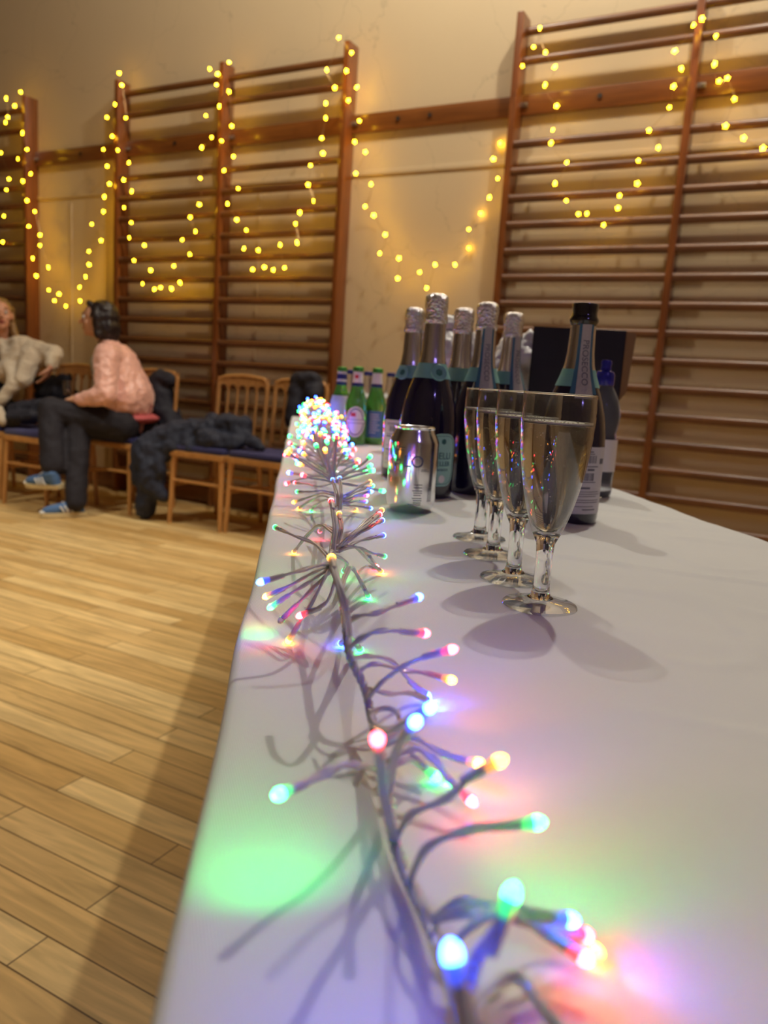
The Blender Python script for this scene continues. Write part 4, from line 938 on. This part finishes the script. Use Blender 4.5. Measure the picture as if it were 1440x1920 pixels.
NEAR = [  # points (pixel x, pixel y, height above cloth), colour, beam power
 ([(905, 2010, .022), (880, 1900, .040), (858, 1840, .052), (850, 1802, .056)], 'B', .06),
 ([(866, 1905, .028), (893, 1800, .036), (935, 1740, .046), (956, 1686, .052)], 'G', .05),
 ([(805, 1730, .018), (870, 1690, .030), (960, 1705, .026), (1062, 1724, .020)], 'B', .03),
 ([(805, 1730, .018), (880, 1710, .030), (990, 1730, .020), (1092, 1752, .010)], 'R', .02),
 ([(830, 1790, .024), (930, 1705, .034), (1030, 1755, .018), (1088, 1792, .012)], 'R', .012),
 ([(830, 1790, .024), (920, 1715, .028), (1010, 1735, .012), (1108, 1780, .006)], 'A', .012),
 ([(866, 1905, .028), (960, 1830, .02), (1040, 1920, .014), (1110, 2000, .010)], 'R', .015),
 ([(768, 1655, .016), (800, 1590, .034), (880, 1556, .042), (1000, 1543, .042)], 'G', .10),
 ([(741, 1580, .024), (770, 1528, .038), (840, 1495, .046), (880, 1458, .050), (930, 1430, .052)], 'A', .08),
 ([(716, 1450, .040), (680, 1436, .048), (640, 1436, .048), (590, 1460, .042), (528, 1487, .038)], 'G', .15),
 ([(741, 1580, .024), (722, 1500, .044), (713, 1430, .056), (708, 1389, .062)], 'R', .05),
 ([(727, 1500, .034), (738, 1430, .050), (752, 1390, .056), (777, 1356, .060)], 'B', .05),
 ([(697, 1360, .040), (730, 1372, .046), (765, 1350, .052), (803, 1329, .054)], 'B', .08),
 ([(684, 1290, .042), (730, 1300, .034), (770, 1300, .022), (800, 1312, .008)], 'B', .04),
 ([(716, 1400, .040), (770, 1382, .036), (830, 1412, .026), (893, 1430, .020)], 'A', .05),
 ([(720, 1430, .040), (775, 1405, .040), (810, 1420, .034), (845, 1462, .022), (880, 1498, .012)], 'R', .05),
 ([(720, 1450, .036), (760, 1425, .030), (790, 1435, .015), (812, 1452, .004)], 'G', .03),
 ([(690, 1310, .042), (715, 1280, .048), (755, 1250, .052), (795, 1232, .052), (843, 1219, .052)], 'R', .05),
 ([(668, 1262, .042), (700, 1245, .042), (760, 1257, .034), (800, 1262, .032), (843, 1274, .030)], 'A', .04),
 ([(660, 1235, .044), (690, 1230, .038), (735, 1240, .028), (770, 1278, .012), (798, 1302, .004)], 'B', .03),
 ([(655, 1215, .044), (680, 1195, .052), (715, 1182, .056), (755, 1184, .054), (793, 1187, .052)], 'R', .05),
 ([(650, 1172, .046), (668, 1156, .054), (705, 1150, .058), (745, 1134, .060), (781, 1121, .062)], 'B', .06),
 ([(648, 1160, .046), (655, 1190, .030), (665, 1205, .012), (675, 1217, .003)], 'G', .02),
 ([(648, 1180, .046), (650, 1196, .020), (640, 1206, .003)], 'B', .02),
 ([(638, 1105, .050), (655, 1065, .050), (668, 1075, .030), (690, 1117, .003)], 'G', .03),
 ([(624, 1040, .050), (650, 1055, .030), (645, 1070, .008)], 'G', .02),
 ([(626, 1025, .050), (665, 1025, .050), (690, 1050, .020), (714, 1071, .003)], 'A', .03),
 ([(622, 1060, .050), (608, 1085, .046), (585, 1130, .030), (560, 1170, .014), (543, 1198, .003)], 'A', .015),
 ([(630, 1080, .050), (615, 1125, .034), (590, 1143, .026), (566, 1153, .022)], 'R', .03),
 ([(622, 1055, .052), (590, 1062, .056), (545, 1075, .054), (493, 1090, .050)], 'B', .05),
 ([(622, 1058, .050), (585, 1075, .048), (540, 1100, .036), (502, 1117, .028)], 'A', .04),
 ([(622, 1062, .048), (590, 1085, .044), (550, 1110, .032), (511, 1136, .022)], 'G', .04),
 ([(624, 1066, .048), (600, 1090, .042), (565, 1125, .028), (530, 1160, .016)], 'X', 0),
 ([(655, 1190, .044), (648, 1140, .062), (630, 1080, .074), (622, 1048, .078)], 'A', .03),
 ([(622, 1050, .052), (590, 1020, .056), (548, 1003, .056), (517, 989, .054)], 'G', .06),
 ([(628, 1000, .048), (600, 985, .050), (575, 1005, .030), (552, 1034, .003)], 'A', .012),
 ([(628, 995, .048), (610, 985, .030), (600, 996, .010)], 'R', .004),
 ([(624, 1040, .050), (628, 990, .066), (624, 955, .076), (621, 940, .080)], 'R', .03),
 ([(632, 1020, .048), (640, 990, .060), (636, 964, .066)], 'A', .03),
 ([(632, 1030, .048), (655, 1008, .060), (685, 985, .066), (711, 965, .070)], 'R', .03),
 ([(632, 1030, .048), (658, 1010, .058), (690, 990, .062), (716, 976, .062)], 'B', .03),
 ([(634, 1025, .048), (660, 1003, .060), (690, 975, .068), (715, 957, .070)], 'A', .03),
 ([(632, 1035, .048), (660, 1020, .052), (690, 1010, .050), (718, 1004, .048)], 'B', .03),
 ([(634, 1035, .048), (665, 1025, .046), (695, 1036, .034), (720, 1043, .026)], 'G', .03),
 ([(636, 1030, .046), (665, 1025, .038), (690, 1040, .010), (706, 1062, .003)], 'R', .006),
 ([(626, 905, .040), (600, 912, .040), (578, 908, .036), (554, 905, .034)], 'R', .02),
 ([(632, 925, .040), (605, 920, .044), (580, 922, .040), (558, 922, .036)], 'G', .02),
 ([(632, 930, .040), (605, 925, .036), (580, 932, .026), (553, 941, .018)], 'A', .02),
 ([(632, 940, .040), (605, 930, .034), (580, 940, .018), (561, 953, .003)], 'A', .02),
 ([(632, 940, .040), (610, 938, .030), (590, 948, .012), (584, 957, .003)], 'G', .02),
 ([(632, 935, .042), (655, 925, .050), (675, 912, .056), (693, 903, .058)], 'A', .02),
 ([(632, 938, .042), (655, 928, .048), (678, 918, .050), (698, 911, .052)], 'G', .02),
 ([(632, 940, .042), (655, 934, .044), (675, 926, .044), (694, 922, .046)], 'B', .02),
 ([(632, 942, .042), (655, 938, .040), (670, 930, .040), (686, 929, .040)], 'R', .02),
 ([(634, 945, .042), (655, 942, .038), (670, 940, .034), (685, 940, .032)], 'B', .02),
 ([(634, 948, .042), (655, 948, .036), (675, 950, .030), (694, 953, .026)], 'B', .02),
 ([(634, 950, .040), (650, 945, .030), (660, 952, .012), (667, 955, .004)], 'A', .02),
 ([(634, 952, .044), (632, 925, .058), (624, 900, .066)], 'B', .02),
 ([(638, 955, .044), (640, 925, .060), (637, 897, .068)], 'B', .02),
]
AIM = {7: (1050, 1615, 0), 9: (512, 1548, 0), 8: (975, 1470, 0), 12: (880, 1325, 0), 11: (850, 1390, 0), 15: (930, 1510, 0), 14: (930, 1440, 0), 0: (650, 1820, 0), 1: (1100, 1640, 0), 17: (900, 1240, 0), 18: (900, 1290, 0), 20: (850, 1200, 0), 21: (860, 1150, 0), 29: (470, 1140, 0), 30: (480, 1160, 0), 31: (490, 1185, 0), 34: (520, 1050, 0)}
for i, (pts, col, sp) in enumerate(NEAR):
    if 1240 < pts[0][1] < 1900:
        hs = [(1225, .036), (1290, .024), (1345, .018), (1420, .016), (1500, .013), (1580, .009), (1655, .007), (1730, .010), (1820, .018), (1905, .024)]; y0 = pts[0][1]
        for (ya, ha), (yb, hb) in zip(hs, hs[1:]):
            if ya <= y0 <= yb: h0 = ha+(hb-ha)*(y0-ya)/(yb-ya)
        k0 = pts[0][2]-h0; n0 = len(pts)-1
        pts = [(x, y, max(.003, h-k0*(1-i_/n0))) for i_, (x, y, h) in enumerate(pts)]
    P3 = [T(*p) for p in pts]; led(P3, col, sp, cone=120 if i == 9 else 95, aim=(T(*AIM[i])-P3[-1]) if i in AIM else None)
# small round cable tie and loose loop
mb = MB(M['pvc']); c0 = T(697, 1345, .042); pts = [T(697+26*(1-math.cos(a)), 1347+19*math.sin(a), .022) for a in [2*PI*k/20 for k in range(21)]]
mb.tube(lw(pts), 0.0013, 7, smooth=2); mb.build('cable_loop', LROOT)
# far clusters: the first ones as stems of their own, the rest as one dense mass
rnd = random.Random(11); far = []
base_d = None
for i in range(len(LEN)):
    if (MC[i]-tab(626, 905, .04)).length < 0.03: base_d = LEN[i]; break
d = base_d+0.03; k_ = 0
while d < LEN[-1]:
    n_ = 7
    for j in range(n_):
        p = along(d+rnd.uniform(-.004, .004)); tn = (along(d+.02)-along(d-.02)).normalized(); sd = tn.cross(Vector((0, 0, 1))).normalized(); u = Vector((0, 0, 1))
        ph = PI*(j+rnd.uniform(.1, .9))/n_ if rnd.random() < .8 else rnd.uniform(-.3, PI+.3)
        v = (sd*math.cos(ph)+u*math.sin(ph)*0.9+tn*rnd.uniform(-.5, .5)).normalized(); L = rnd.uniform(.040, .066)
        bend = Vector((rnd.uniform(-.3, .3), rnd.uniform(-.3, .3), rnd.uniform(-.25, .25)))
        pts = [p, p+v*L*.4+bend*L*.15, p+v*L*.75+bend*L*.25, p+v*L+bend*L*.5]
        for q in pts: q.z = max(q.z, TZ+.0035)
        # stay on the table side of the cloth edge within a little
        far.append((pts, 'RGBA'[rnd.randrange(4)]))
    d += rnd.uniform(.052, .072); k_ += 1
n_ind = 100-len(NEAR)
for pts, col in far[:n_ind]: led(pts, col, 0.0, k=1.35)  # far bulbs oversized here and below to imitate bloom
ms = MB([M['pvc']]+[M['led'+c] for c in 'RGBA']+[M['col'+c] for c in 'RGBA'])
class _S:                                   # bulb builder writing into the shared mass
    def __init__(s, i): s.i = i; s.cur = 0
    def tube(s, *a): ms.cur = (1 if s.cur == 0 else 5)+s.i; ms.tube(*a); ms.cur = 0
for pts, col in far[n_ind:]: ms.cur = 0; led_geo((ms, _S('RGBA'.index(col))), pts, col, False, False, 1.75)
o = ms.build('led_cluster', LROOT); tag(o, None, None, kind='stuff')

# ------------------------------------------------------------------ warm star lights on the wall bars
STRN = [
 ('star light string crossing the bars at the left edge', 1, [(35,572),(45,680),(32,712),(5,888),(52,1040),(37,1102),(22,1255),(15,1405)], 3.99),
 ('star light string hanging over the left-edge post', 1, [(120,535),(85,615),(130,772),(157,868),(103,922),(178,1010),(133,1052),(157,1165),(167,1315)], 3.99),
 ('star light string swagged across the bare wall gap above the dark-haired person', 1, [(202,1228),(232,1365),(190,1500),(232,1425),(281,1553),(210,1602),(283,1685),(343,1708),(316,1746),(382,1778),(465,1748),(462,1668),(497,1607),(517,1537),(516,1460),(587,1397),(533,1302),(601,1229),(606,1143),(636,1068),(622,965),(600,868),(652,792),(621,682),(670,608),(693,425)], 4.03),
 ('star light string looped in the left bay of the wall bars behind the chairs', 1, [(708,495),(730,685),(684,872),(748,945),(718,1045),(765,1112),(720,1206),(762,1293),(750,1380),(838,1425),(778,1513),(875,1570),(828,1648),(897,1680),(933,1670),(996,1677),(1045,1642),(1010,1545),(1102,1478),(1058,1393),(1135,1345),(1105,1262),(1158,1188),(1163,1035),(1171,857),(1229,798),(1196,672),(1273,617),(1258,492),(1265,430),(1218,400),(1331,362)], 3.99),
 ('star light string looped in the right bay of the wall bars behind the chairs', 2, [(718,322),(733,508),(678,587),(742,672),(691,748),(768,845),(710,928),(760,1013),(811,1070),(798,1170),(876,1178),(846,1283),(909,1270),(957,1285),(1018,1273),(994,1150),(1085,1138),(1077,1035),(1100,975),(1174,912),(1145,825),(1158,720),(1225,655),(1219,573),(1240,465),(1241,385),(1290,300),(1246,205),(1311,30),(1380,112),(1352,210)], 3.99),
 ('star light string swagged across the wall above the silver-necked bottles', 3, [(30,20),(195,15),(133,113),(215,267),(180,423),(260,500),(188,662),(303,742),(258,908),(323,975),(409,1120),(368,1260),(512,1297),(503,1448),(667,1402),(720,1520),(783,1345),(932,1345),(1035,1220),(1036,1080),(1125,960),(1190,842),(1253,698),(1220,552),(1270,435)], 4.04),
 ('star light string looped in the left bay of the nearest wall bars', 4, [(212,330),(268,235),(299,140),(327,262),(374,335),(325,425),(383,530),(364,650),(355,715),(434,812),(375,918),(431,1003),(492,1070),(534,1068),(618,1125),(690,1040),(698,978),(787,918),(792,803),(892,738),(845,652),(947,537),(968,432),(1007,343),(974,255),(1068,125),(1110,88)], 3.99),
 ('star light string crossing the right bay of the nearest wall bars', 4, [(1110,95),(1180,180),(1173,320),(1195,405),(1237,390),(1272,495),(1228,630),(1318,690),(1415,740),(1500,800)], 3.99),
]
SCL = {1: (3.098, 0, 0), 2: (2.88, 180, 60), 3: (4.0, 620, 160), 4: (2.667, 900, 0)}
sm = MB(M['star'])
pv = []
for k in range(10):
    a = PI/2+k*PI/5; r = 0.0120 if k % 2 == 0 else 0.0068; pv.append((r*math.cos(a), r*math.sin(a)))
n = 10
vs_ = [(x*.8, -0.004, z*.8) for x, z in pv]+[(x, 0, z) for x, z in pv]+[(x*.8, 0.004, z*.8) for x, z in pv]
fs_ = [tuple(range(10)), tuple(range(29, 19, -1))]+[(j*10+k, j*10+(k+1) % 10, (j+1)*10+(k+1) % 10, (j+1)*10+k) for j in range(2) for k in range(10)]
sm.add(vs_, fs_); star0 = sm.build('star_bulb', smooth=False); used = False
WIREPTS = []
for label, sc_, pts, Y in STRN:
    k, ox, oy = SCL[sc_]
    P = [aty(x/k+ox, y/k+oy, 4.128 if (x, y) in ((1035,1220), (1125,960), (1270,435)) else Y+0.012*math.sin(i*1.9)) for i, (x, y) in enumerate(pts)]
    org = P[0].copy(); t = thing('star_light_string', label, 'fairy lights', org, 0, 'warm star light strings on the gym wall')
    mb = MB(M['starwire']); W2 = []
    for i, p in enumerate(P):
        W2.append(p-org+Vector((0, .006, 0)))
        if i+1 < len(P): W2.append((p+P[i+1])/2-org+Vector((0.008*math.sin(i*2.1), .008, -0.008)))
    mb.tube(W2, 0.0011, 5, smooth=3); mb.build('wire', t)
    for i, p in enumerate(P):
        o = star0 if not used else star0.copy()
        if used: COL.objects.link(o)
        used = True; o.parent = t; o.location = p-org; sc1 = random.uniform(0.8, 1.15); o.scale = (sc1, sc1, sc1)
        o.rotation_euler = (random.uniform(-.5, .5), random.uniform(0, 6), random.uniform(-.7, .9))
